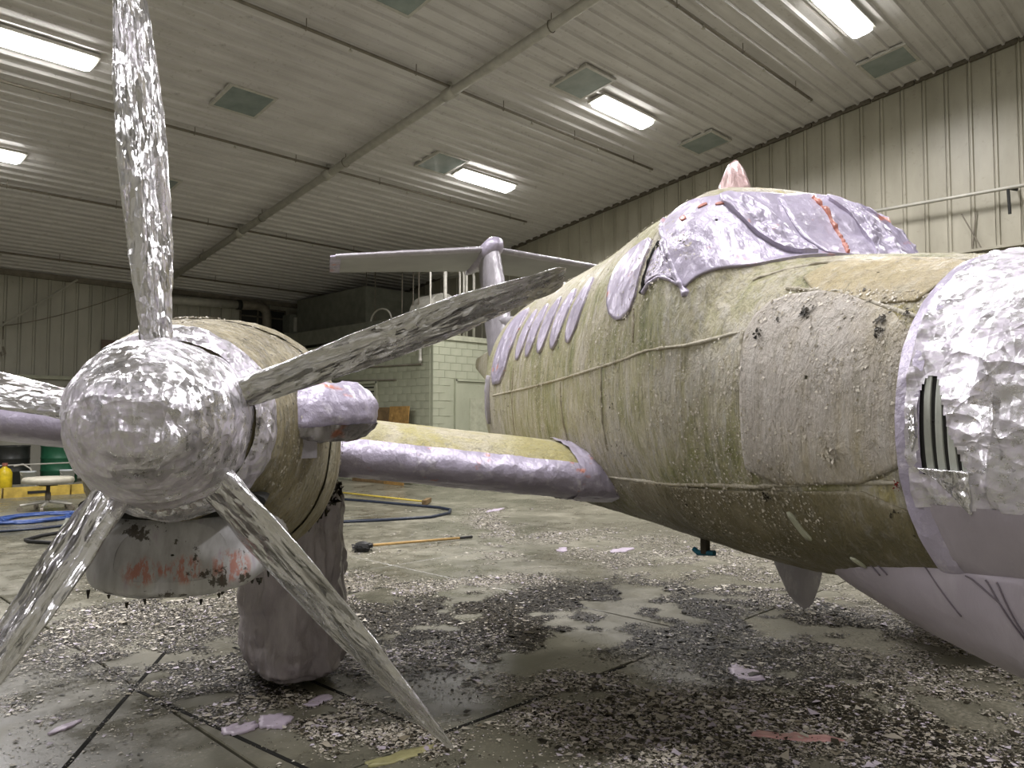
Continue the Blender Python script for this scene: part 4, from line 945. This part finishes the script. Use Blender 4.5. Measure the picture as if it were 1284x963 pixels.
# nacelles
VN = 2.64
for sg in (1, -1):
    vc = sg * VN
    nc = ring_mesh(KN, np.r_[np.linspace(2.45, 4.6, 190), np.linspace(4.65, 7.19, 50)], 200, vc, 'nacelle', M['gunk_cowl'], lambda P: goo(P) * 1.5)
    ring_mesh(KN, np.linspace(2.455, 2.53, 10), 120, vc, 'cowl_ring_film', M['foil'], crk(.018, 12, 111), parent=nc, off=.012)
    for u0 in (3.32,):
        ring_mesh(KN, np.linspace(u0, u0 + .30, 14), 120, vc, 'cowl_band', M['gunk_cowl'], lambda P: goo(P) * 1.6 + .018 * np.sin(np.clip((P[..., 0] - 3.32) / .30, 0, 1) * PI), parent=nc, off=.008)
    KS = np.array([[2.50, .17, 1.385, 1.215, 1.27, 2.4, 2.4], [2.515, .235, 1.42, 1.178, 1.262, 2.4, 2.5], [2.56, .272, 1.44, 1.158, 1.26, 2.4, 2.6], [2.66, .29, 1.45, 1.148, 1.26, 2.4, 2.6], [3.1, .33, 1.50, 1.11, 1.28, 2.4, 2.6], [3.6, .36, 1.5, 1.10, 1.32, 2.4, 2.6]])
    KS[:, 1] *= .93
    lean_ = lambda o_: [v_.co.__setattr__('x', v_.co.x + max(0, v_.co.z - 1.16) * .34 * max(0, 1 - (v_.co.x - 2.5) / .8)) for v_ in o_.data.vertices]
    sc_ = ring_mesh(KS, np.r_[np.linspace(2.501, 2.70, 40), np.linspace(2.72, 3.5, 40)], 120, vc, 'intake_scoop', M['scoop'], lambda P: .004 * (vn(P, 30, 5) - .5), parent=nc)
    lean_(sc_)
    fr = surf(KS, np.full(60, 2.501), np.linspace(-PI, PI, 60, endpoint=False), vc)
    fv = [fr * (1 - s) + np.array([2.498, vc, 1.29]) * s for s in (0, .35, .7, .97)]
    sf_ = fast_mesh('scoop_face', np.vstack(fv), [(i * 60 + k, i * 60 + (k + 1) % 60, i * 60 + 60 + (k + 1) % 60, i * 60 + 60 + k) for i in range(3) for k in range(60)], M['scoop'], sc_); lean_(sf_)
    g = G()
    KI = [(2.56, 1.44), (2.62, 1.46)]
    ov = [(.27 * math.cos(a), .05 * math.sin(a)) for a in np.linspace(0, 2 * PI, 28, endpoint=False)]
    V = [(2.56, vc + a, 1.445 + b) for a, b in ov] + [(2.9, vc + a, 1.46 + b) for a, b in ov]
    g.add(V, [(k, (k + 1) % 28, 28 + (k + 1) % 28, 28 + k) for k in range(28)] + [tuple(range(28))]); g.build('intake_opening', M['dark'], nc)
    for side in ((-1,) if sg > 0 else (1,)):
        path = [(2.83, vc + side * .22, 1.705), (2.88, vc + side * .30, 1.71), (2.94, vc + side * .40, 1.72), (3.02, vc + side * .48, 1.725), (3.11, vc + side * .535, 1.73), (3.15, vc + side * .55, 1.73)]
        g = G().tube(path, [.085, .10, .108, .108, .10, .085], 48)
        V = np.array(g.V); 
        # refine along the path for relief
        rs = np.interp(np.linspace(0, 5, 50), range(6), [.09, .102, .112, .118, .124, .120]); pp = np.stack([np.interp(np.linspace(0, 5, 50), range(6), [q[i] for q in path]) for i in range(3)], -1)
        g = G().tube(pp, rs, 48); V = np.array(g.V); ax = np.repeat(pp, 48, 0)
        d_ = V - ax; d_[:, 2] *= np.where(d_[:, 2] < 0, .85, 1.05); V = ax + d_ * (1 + .24 * crumple(V, (9, 9, 9), 121) + .10 * crumple(V, (22, 22, 22), 123))[:, None]
        ex = mesh('exhaust_film', V, g.F, M['lav_orange'], nc, True)
        und = [f_ for f_ in g.F if len(f_) == 4 and np.mean([d_[q_, 2] for q_ in f_]) < -.035]
        mesh('exhaust_foil', ax + (V - ax) * 1.05, und, M['foil_stain'], ex, True)
        G().box((2.92, vc + side * .36, 1.60), (.09, .09, .07), Matrix.Rotation(R(35), 3, 'Z')).build('exhaust_clamp', M['lav_tail'], nc)
    g = G()                                      # curds of softened paint hanging under the scoop
    for k in range(40):
        a = random.uniform(-.28, .28); uu = random.uniform(2.53, 3.1); l_ = random.uniform(.004, .018)
        g.tube([(uu, vc + a, 1.15 - .03 * (uu - 2.55) + .03 * (abs(a) / .28) ** 3 * 2), (uu + random.uniform(-.01, .01), vc + a, 1.145 - l_ + .05 * (abs(a) / .28) ** 3)], [.006, .002], 5)
    tag(g.build('paint_drips', M['crumb_dark'], sc_), kind='stuff')

# propeller
pr_ = empty('propeller', (2.38, 2.645, 1.695)); pr_.parent = AP
sp_us = np.linspace(0, 1, 90); nn_ = 140
prof = [(.004, -.402), (.03, -.40), (.075, -.385), (.13, -.345), (.175, -.285), (.205, -.21), (.228, -.12), (.240, -.03), (.245, .05), (.250, .085), (.245, .10), (.15, .105)]
pl = np.array(prof); cs = np.r_[0, np.cumsum(np.hypot(*np.diff(pl, axis=0).T))]; q = np.linspace(0, cs[-1], 90)
rr = np.interp(q, cs, pl[:, 0]); uu = np.interp(q, cs, pl[:, 1]); aa = np.linspace(0, 2 * PI, nn_, endpoint=False)
V = np.stack([np.repeat(uu, nn_), np.outer(rr, np.cos(aa)).ravel(), np.outer(rr, np.sin(aa)).ravel()], -1)
d_ = V * np.array([.5, 1, 1]); d_ /= np.maximum(np.linalg.norm(d_, axis=1, keepdims=True), 1e-9)
V = V + d_ * (.014 * crumple(V, (7, 9, 9), 131) + .035 * crumple(V, (3, 4, 4), 133))[:, None]
Q = [(i * nn_ + k, i * nn_ + (k + 1) % nn_, (i + 1) * nn_ + (k + 1) % nn_, (i + 1) * nn_ + k) for i in range(89) for k in range(nn_)]
Q = [tuple(q_) for q_ in Q] + [tuple(range(nn_))[::-1]]
spn = mesh('spinner', V, Q, M['foil'], pr_, True)
def blade_mesh(seed, wide=1.0):
    n = 150; m_ = 30; V = []
    for r_ in np.linspace(.10, 1.30, n):
        s = (r_ - .10) / 1.2
        ch = np.interp(r_, [.1, .22, .30, .45, .7, .95, 1.15, 1.27, 1.30], [.115, .10, .115, .15, .19, .20, .175, .155, .12])
        ch = ch if wide == 1 else np.interp(r_, [.1, .2, .32, .5, .7, .95, 1.15, 1.27, 1.30], [.13, .165, .20, .225, .215, .18, .125, .085, .05]) * wide
        th = np.interp(r_, [.1, .22, .32, .5, .8, 1.1, 1.3], [.105, .09, .065, .045, .034, .026, .016])
        be = R(np.interp(r_, [.1, .4, .8, 1.3], [60, 52, 56, 68]))
        a = np.linspace(0, 2 * PI, m_, endpoint=False)
        xc = np.cos(a) * .5 * ch; yc = np.sin(a) * .5 * th * np.where(np.sin(a) < 0, .7, 1.3) * (1 - .3 * np.cos(a)) 
        # wrap: loose foil hanging at the trailing side
        X = -(xc * math.sin(be)) + yc * math.cos(be); Y = xc * math.cos(be) + yc * math.sin(be)
        P = np.stack([X, Y, np.full(m_, r_)], -1); dd = np.stack([np.cos(a) * -math.sin(be), np.cos(a) * math.cos(be), 0 * a], -1) + np.stack([np.sin(a) * math.cos(be), np.sin(a) * math.sin(be), 0 * a], -1)
        P = P + dd * (.012 * crumple(P + seed * 3.7, (14, 14, 5), seed) + .005 * crumple(P + seed, (30, 30, 12), seed + 7))[:, None]; V.append(P)
    V = np.vstack(V); Q = [(i * m_ + k, i * m_ + (k + 1) % m_, (i + 1) * m_ + (k + 1) % m_, (i + 1) * m_ + k) for i in range(n - 1) for k in range(m_)]
    V = np.vstack([V, [[0, 0, 1.302]]]); c_ = len(V) - 1; b_ = (n - 1) * m_
    Q += [(b_ + k, b_ + (k + 1) % m_, c_, c_) for k in range(0)]
    return V, Q, b_, m_
for k, al in enumerate((95.0, 21.5, -50.0, -122.5, 168.0)):
    V, Q, b_, m_ = blade_mesh(140 + 9 * k, (1, 1, 1.02, 1.05, 1)[k])
    o = mesh('blade', V, Q + [tuple(range(b_, b_ + m_))], M['foil_blade'], pr_, True); o.rotation_euler = (R(90 - al), 0, 0)

lp_ = copy_tree(pr_, AP); lp_.location = (2.38, -2.645, 1.695)
G().lathe([(.005, .06), (.05, .055), (.09, .03), (.11, -.02)], (.60, 0, 1.60), 20, Matrix.Rotation(-PI / 2, 3, 'Y')).build('nose_tip_foil', M['foil_nose'], AP, True)

# wrapped main gear
for sg in (1, -1):
    mg = empty('main_gear', (5.42, 2.37 if sg > 0 else -2.98, 0)); mg.parent = AP
    for s in (-1, 1):
        wh = G().lathe([(.14, -.09), (.22, -.10), (.27, -.07), (.285, 0), (.27, .07), (.22, .10), (.14, .09)], (0, s * .13, .29), 28, Matrix.Rotation(PI / 2, 3, 'X')).build('wheel', M['black'], mg, True)
        G().lathe([(.05, -.06), (.13, -.07), (.13, .07), (.05, .06)], (0, s * .13, .29), 18, Matrix.Rotation(PI / 2, 3, 'X')).build('hub', M['pipe_dark'], wh)
    G().tube([(0, 0, .29), (0, 0, 1.25)], .06, 12).tube([(0, -.18, .29), (0, .18, .29)], .035, 10).build('strut', M['pipe'], mg, True)
    n = 150; rows_ = 80; V = []
    a = np.linspace(0, 2 * PI, n, endpoint=False)
    for z in np.linspace(0.012, 1.28, rows_):
        k_ = np.interp(z, [0, .03, .09, .2, .45, .8, 1.1, 1.28], [.62, .82, .97, 1.03, .99, .95, .90, .80])
        hv, hu = .365 * k_, .37 * k_
        P = np.stack([hu * np.cos(a), hv * np.sin(a), np.full(n, z)], -1)
        pl_ = .012 * np.sin(a * 9 + 2.2 * np.sin(z * 4 + a)) * np.clip(1.1 - z, .1, 1) + .08 * crumple(P * np.array([1, 1, .45]), 5, 151) + .07 * crumple(P * np.array([1, 1, .3]), 12, 157) + .07 * np.exp(-(z / .25) ** 2) * np.sin(a * 2 + 1)
        P[:, :2] *= (1 + pl_ / .33)[:, None]; P[:, 2] += (.05 * crumple(P, 4, 153) + .04) * np.exp(-z / .12); V.append(P)
    Q = [(i * n + k, i * n + (k + 1) % n, (i + 1) * n + (k + 1) % n, (i + 1) * n + k) for i in range(rows_ - 1) for k in range(n)]
    o = fast_mesh('gear_film', np.vstack(V), Q, M['film'], mg); o.data.polygons.foreach_set('use_smooth', [True] * len(Q))

# curds and crumbs clinging to the skin
def chips(P, Nn, size, flat, name, mat, parent=None, lift=.3):
    """small irregular plates lying on given points with given normals; returns one mesh"""
    n = len(P); t1 = np.cross(Nn, rng.normal(size=(n, 3))); t1 /= np.maximum(np.linalg.norm(t1, axis=1, keepdims=True), 1e-9); t2 = np.cross(Nn, t1)
    tilt = rng.normal(0, lift, (n, 2)); V = []
    for k in range(4):
        a = PI / 2 * k + rng.uniform(-.5, .5, n); r_ = size * rng.uniform(.5, 1.1, n)
        x = np.cos(a) * r_; y = np.sin(a) * r_ * flat
        V.append(P + t1 * x[:, None] + t2 * y[:, None] + Nn * (np.abs(x * tilt[:, 0] + y * tilt[:, 1]) + .0015)[:, None])
    V = np.stack(V, 1); ap = P + Nn * (size * rng.uniform(.12, .5, n))[:, None]
    V = np.concatenate([V, ap[:, None]], 1).reshape(-1, 3); b = np.arange(n)[:, None] * 5
    T = np.concatenate([b + np.array([[0, 1, 4]]), b + np.array([[1, 2, 4]]), b + np.array([[2, 3, 4]]), b + np.array([[3, 0, 4]])], 0)
    return fast_mesh(name, V, T, mat, parent)
def on_skin(n, K, u0, u1, t0, t1, vc=0.0, seed=0, thr=.5):
    u = rng.uniform(u0, u1, n); th = np.radians(rng.uniform(t0, t1, n)); P = surf(K, u, th, vc); k = vn(P, 3.2, seed) + .5 * vn(P, 17, seed + 1) > thr + (.3 if seed != 163 else .48) + rng.normal(0, .08, n)
    P, u, th = P[k], u[k], th[k]; return P + normal(K, u, th, vc) * .008, normal(K, u, th, vc)
for seed, nm, mt, n, sz in ((161, 'pale_curds', 'crumb_pale', 34000, .0042), (163, 'dark_curds', 'crumb_dark', 3000, .0055)):
    P1, N1 = on_skin(n, K, 1.98, 5.2, 44, 150, 0, seed); P2, N2 = on_skin(n // 2, K, 3.3, 6.8, -35, 100, 0, seed + 5); P3, N3 = on_skin(n // 3, KN, 2.62, 4.6, -150, 20, VN, seed + 9)
    P_ = np.vstack([P1, P2, P3]); N_ = np.vstack([N1, N2, N3])
    tag(chips(P_, N_, np.minimum(.010, sz * rng.lognormal(-.35, .6, len(P_))), 1, nm, M[mt], AP), kind='stuff')
KK = [(2.62, 66, .02, 'crumb_dark'), (2.55, 60, .012, 'crumb_dark'), (2.43, 56, .03, 'crumb_dark'), (2.10, 57, .022, 'crumb_dark'), (2.09, 62, .02, 'crumb_dark'), (2.24, 99, .035, 'crumb_pale'), (2.00, 106, .012, 'red_dot'), (2.6, 116, .02, 'crumb_dark'), (2.02, 54, .015, 'crumb_dark')]
M['red_dot'] = plain('red_speck', srgb(120, 34, 26), .5)
for (u0, th0, sz, mt) in KK:
    P_ = surf(K, np.full(26, u0) + rng.normal(0, sz * .5, 26), np.radians(th0 + rng.normal(0, sz * 45, 26))); N_ = normal(K, np.full(26, u0), np.radians(np.full(26, th0)))
    tag(chips(P_ + N_ * .012, N_, sz * rng.uniform(.12, .45, 26), 1, 'paint_lump', M[mt], AP, .6), kind='stuff')
for pl_ in ([(2.53, 121), (2.50, 121), (2.49, 127), (2.475, 133), (2.51, 133), (2.52, 127)], [(2.36, 139), (2.33, 140), (2.32, 145), (2.345, 144)]):
    patch(K, pl_, 'bare_spot', M['bare'], .013, None, 4, n=40, it=1)

P_ = surf(KN, rng.uniform(4.3, 4.9, 260), np.radians(rng.uniform(-150, -112, 260)), VN); N_ = normal(KN, np.full(260, 4.6), np.radians(np.full(260, -130)), VN)
tag(chips(P_ + N_ * rng.uniform(0, .05, 260)[:, None], N_, rng.uniform(.01, .03, 260), 1, 'dark_curds', M['crumb_dark'], AP, .6), kind='stuff')
P_ = surf(KS, np.r_[rng.uniform(2.53, 2.62, 420)], np.radians(np.r_[rng.uniform(-75, 75, 420)]), VN); N_ = np.tile([-.5, 0, .85], (420, 1))
tag(chips(P_ + np.array([.08, 0, .006]), N_, rng.uniform(.004, .012, 420), 1, 'dark_curds', M['crumb_dark'], AP, .6), kind='stuff')

# ------------------------------------------------------------------ stripped paint on the floor
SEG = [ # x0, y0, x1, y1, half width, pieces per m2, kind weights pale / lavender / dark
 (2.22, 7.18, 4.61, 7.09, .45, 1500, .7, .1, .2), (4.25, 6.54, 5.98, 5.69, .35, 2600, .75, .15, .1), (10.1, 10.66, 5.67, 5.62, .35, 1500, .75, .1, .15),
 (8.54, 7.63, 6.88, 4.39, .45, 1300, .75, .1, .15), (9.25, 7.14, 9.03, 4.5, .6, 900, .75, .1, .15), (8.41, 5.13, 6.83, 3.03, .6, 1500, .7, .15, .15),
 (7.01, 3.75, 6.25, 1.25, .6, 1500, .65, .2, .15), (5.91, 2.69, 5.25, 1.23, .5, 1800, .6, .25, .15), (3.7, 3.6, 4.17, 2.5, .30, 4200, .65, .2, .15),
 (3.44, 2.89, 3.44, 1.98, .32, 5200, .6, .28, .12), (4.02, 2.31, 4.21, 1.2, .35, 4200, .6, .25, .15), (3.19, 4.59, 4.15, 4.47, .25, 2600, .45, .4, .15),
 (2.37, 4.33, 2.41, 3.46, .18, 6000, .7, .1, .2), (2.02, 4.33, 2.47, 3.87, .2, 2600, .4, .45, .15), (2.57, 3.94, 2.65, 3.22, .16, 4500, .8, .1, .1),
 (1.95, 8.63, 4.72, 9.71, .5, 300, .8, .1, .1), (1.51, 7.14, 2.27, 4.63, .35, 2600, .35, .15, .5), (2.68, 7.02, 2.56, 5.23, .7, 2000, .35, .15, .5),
 (3.72, 5.59, 5.37, 4.71, .8, 3600, .14, .03, .83), (4.4, 4.55, 6.44, 3.22, .8, 4200, .12, .03, .85), (4.85, 2.43, 4.36, 1.35, .4, 3800, .35, .15, .5),  # dark crumbs crowded below the fuselage, their colour deepening its shadow
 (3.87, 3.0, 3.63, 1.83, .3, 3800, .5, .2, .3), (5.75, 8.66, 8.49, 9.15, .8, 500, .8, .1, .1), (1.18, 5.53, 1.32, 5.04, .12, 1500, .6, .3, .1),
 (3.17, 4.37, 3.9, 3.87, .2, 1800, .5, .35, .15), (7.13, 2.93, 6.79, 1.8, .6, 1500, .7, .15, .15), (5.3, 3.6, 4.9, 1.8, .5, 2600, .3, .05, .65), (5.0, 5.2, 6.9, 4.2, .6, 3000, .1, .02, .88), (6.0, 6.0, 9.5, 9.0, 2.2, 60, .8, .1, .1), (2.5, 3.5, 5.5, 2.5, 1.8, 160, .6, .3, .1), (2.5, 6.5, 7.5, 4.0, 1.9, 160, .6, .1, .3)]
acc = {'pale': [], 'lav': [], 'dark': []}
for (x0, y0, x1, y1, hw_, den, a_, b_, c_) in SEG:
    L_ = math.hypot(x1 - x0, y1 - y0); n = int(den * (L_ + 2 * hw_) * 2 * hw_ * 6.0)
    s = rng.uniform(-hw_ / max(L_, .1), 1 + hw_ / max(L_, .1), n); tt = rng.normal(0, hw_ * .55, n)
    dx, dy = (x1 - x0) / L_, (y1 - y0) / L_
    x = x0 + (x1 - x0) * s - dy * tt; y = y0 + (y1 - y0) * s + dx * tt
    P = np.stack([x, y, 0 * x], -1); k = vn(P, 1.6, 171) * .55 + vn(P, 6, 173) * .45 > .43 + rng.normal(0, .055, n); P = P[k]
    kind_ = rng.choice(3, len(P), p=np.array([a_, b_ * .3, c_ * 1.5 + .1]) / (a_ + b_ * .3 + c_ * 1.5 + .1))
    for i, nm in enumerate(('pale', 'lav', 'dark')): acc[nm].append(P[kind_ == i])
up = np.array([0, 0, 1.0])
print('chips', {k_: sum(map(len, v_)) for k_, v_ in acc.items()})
for nm, lab, mu in (('pale', 'scattered pale flakes of stripped paint covering the wet floor', .0058), ('lav', 'scattered lavender flakes of stripped paint on the wet floor', .0075), ('dark', 'dark crumbs of stripped paint, crowded under the airplane to deepen its shadow', .0062)):
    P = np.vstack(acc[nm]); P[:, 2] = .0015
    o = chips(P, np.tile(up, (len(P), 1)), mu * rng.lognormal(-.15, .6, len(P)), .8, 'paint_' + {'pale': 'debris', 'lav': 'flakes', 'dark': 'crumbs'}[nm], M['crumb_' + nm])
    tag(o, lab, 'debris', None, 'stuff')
# the few large peels one could pick up
M['peel_lav'] = plain('lavender_peel', srgb(188, 176, 192), .4, 0, 9, .15); M['peel_pink'] = plain('pink_peel', srgb(196, 150, 146), .4, 0, 9, .2); M['peel_yel'] = plain('yellow_peel', srgb(150, 146, 104), .5, 0, 9, .2)
PEELS = [(4.83, 2.56, .15, .10, .6, 'lav', 'wide lavender paint peel in the dark crumbs below the fuselage'), (4.05, 1.88, .20, .055, -1.0, 'pink', 'long pink and lavender paint peel at bottom right'),
 (10.21, 10.55, .3, .1, .4, 'lav', 'pale peel of paint far off on the floor behind the wing'), (8.26, 6.12, .22, .10, .2, 'lav', 'lavender paint peel on the clean green floor under the wing root'),
 (2.01, 4.10, .10, .07, .3, 'lav', 'lavender paint peel near the diagonal floor joint at bottom left'), (2.2, 4.06, .12, .08, 1.1, 'lav', 'largest of the lavender peels left of the gear wrap shadow'),
 (2.54, 4.16, .10, .05, .1, 'lav', 'lavender peel just in front of the plastic wrapped wheel'), (2.41, 3.19, .16, .05, -.2, 'yel', 'yellowish paint peel by the tip of the lower right blade'),
 (1.34, 4.81, .09, .035, .5, 'lav', 'narrow pale peel lying alone at bottom left'), (7.71, 6.68, .16, .07, .8, 'lav', 'small pale peel left of the one under the wing root')]
for k, (x, y, a_, b_, rt, mk, lab) in enumerate(PEELS):
    n = 34; an = np.linspace(0, 2 * PI, n, endpoint=False); jag = 1 + .34 * (rng.random(n) - .5) + .14 * np.sin(an * 2 + k) + .1 * np.sin(an * 5 + 2 * k)
    V = []
    for r_ in (.02, .35, .7, 1.0, 1.0):
        px_ = np.cos(an) * a_ * r_ * jag; py_ = np.sin(an) * b_ * r_ * jag; z_ = .009 + .003 * np.sin(px_ * 40 + k) + .006 * (r_ ** 3) * np.clip(np.sin(an * 2 + k), 0, 1)
        V.append(np.stack([px_ * math.cos(rt) - py_ * math.sin(rt), px_ * math.sin(rt) + py_ * math.cos(rt), z_], -1))
    V[4][:, 2] = .001
    Q = [(i * n + j, i * n + (j + 1) % n, (i + 1) * n + (j + 1) % n, (i + 1) * n + j) for i in range(4) for j in range(n)]
    o = fast_mesh('paint_peel', np.vstack(V), Q, M['peel_' + mk]); o.location = (x, y, 0); tag(o, lab, 'peel', 'large peels of paint on the floor')
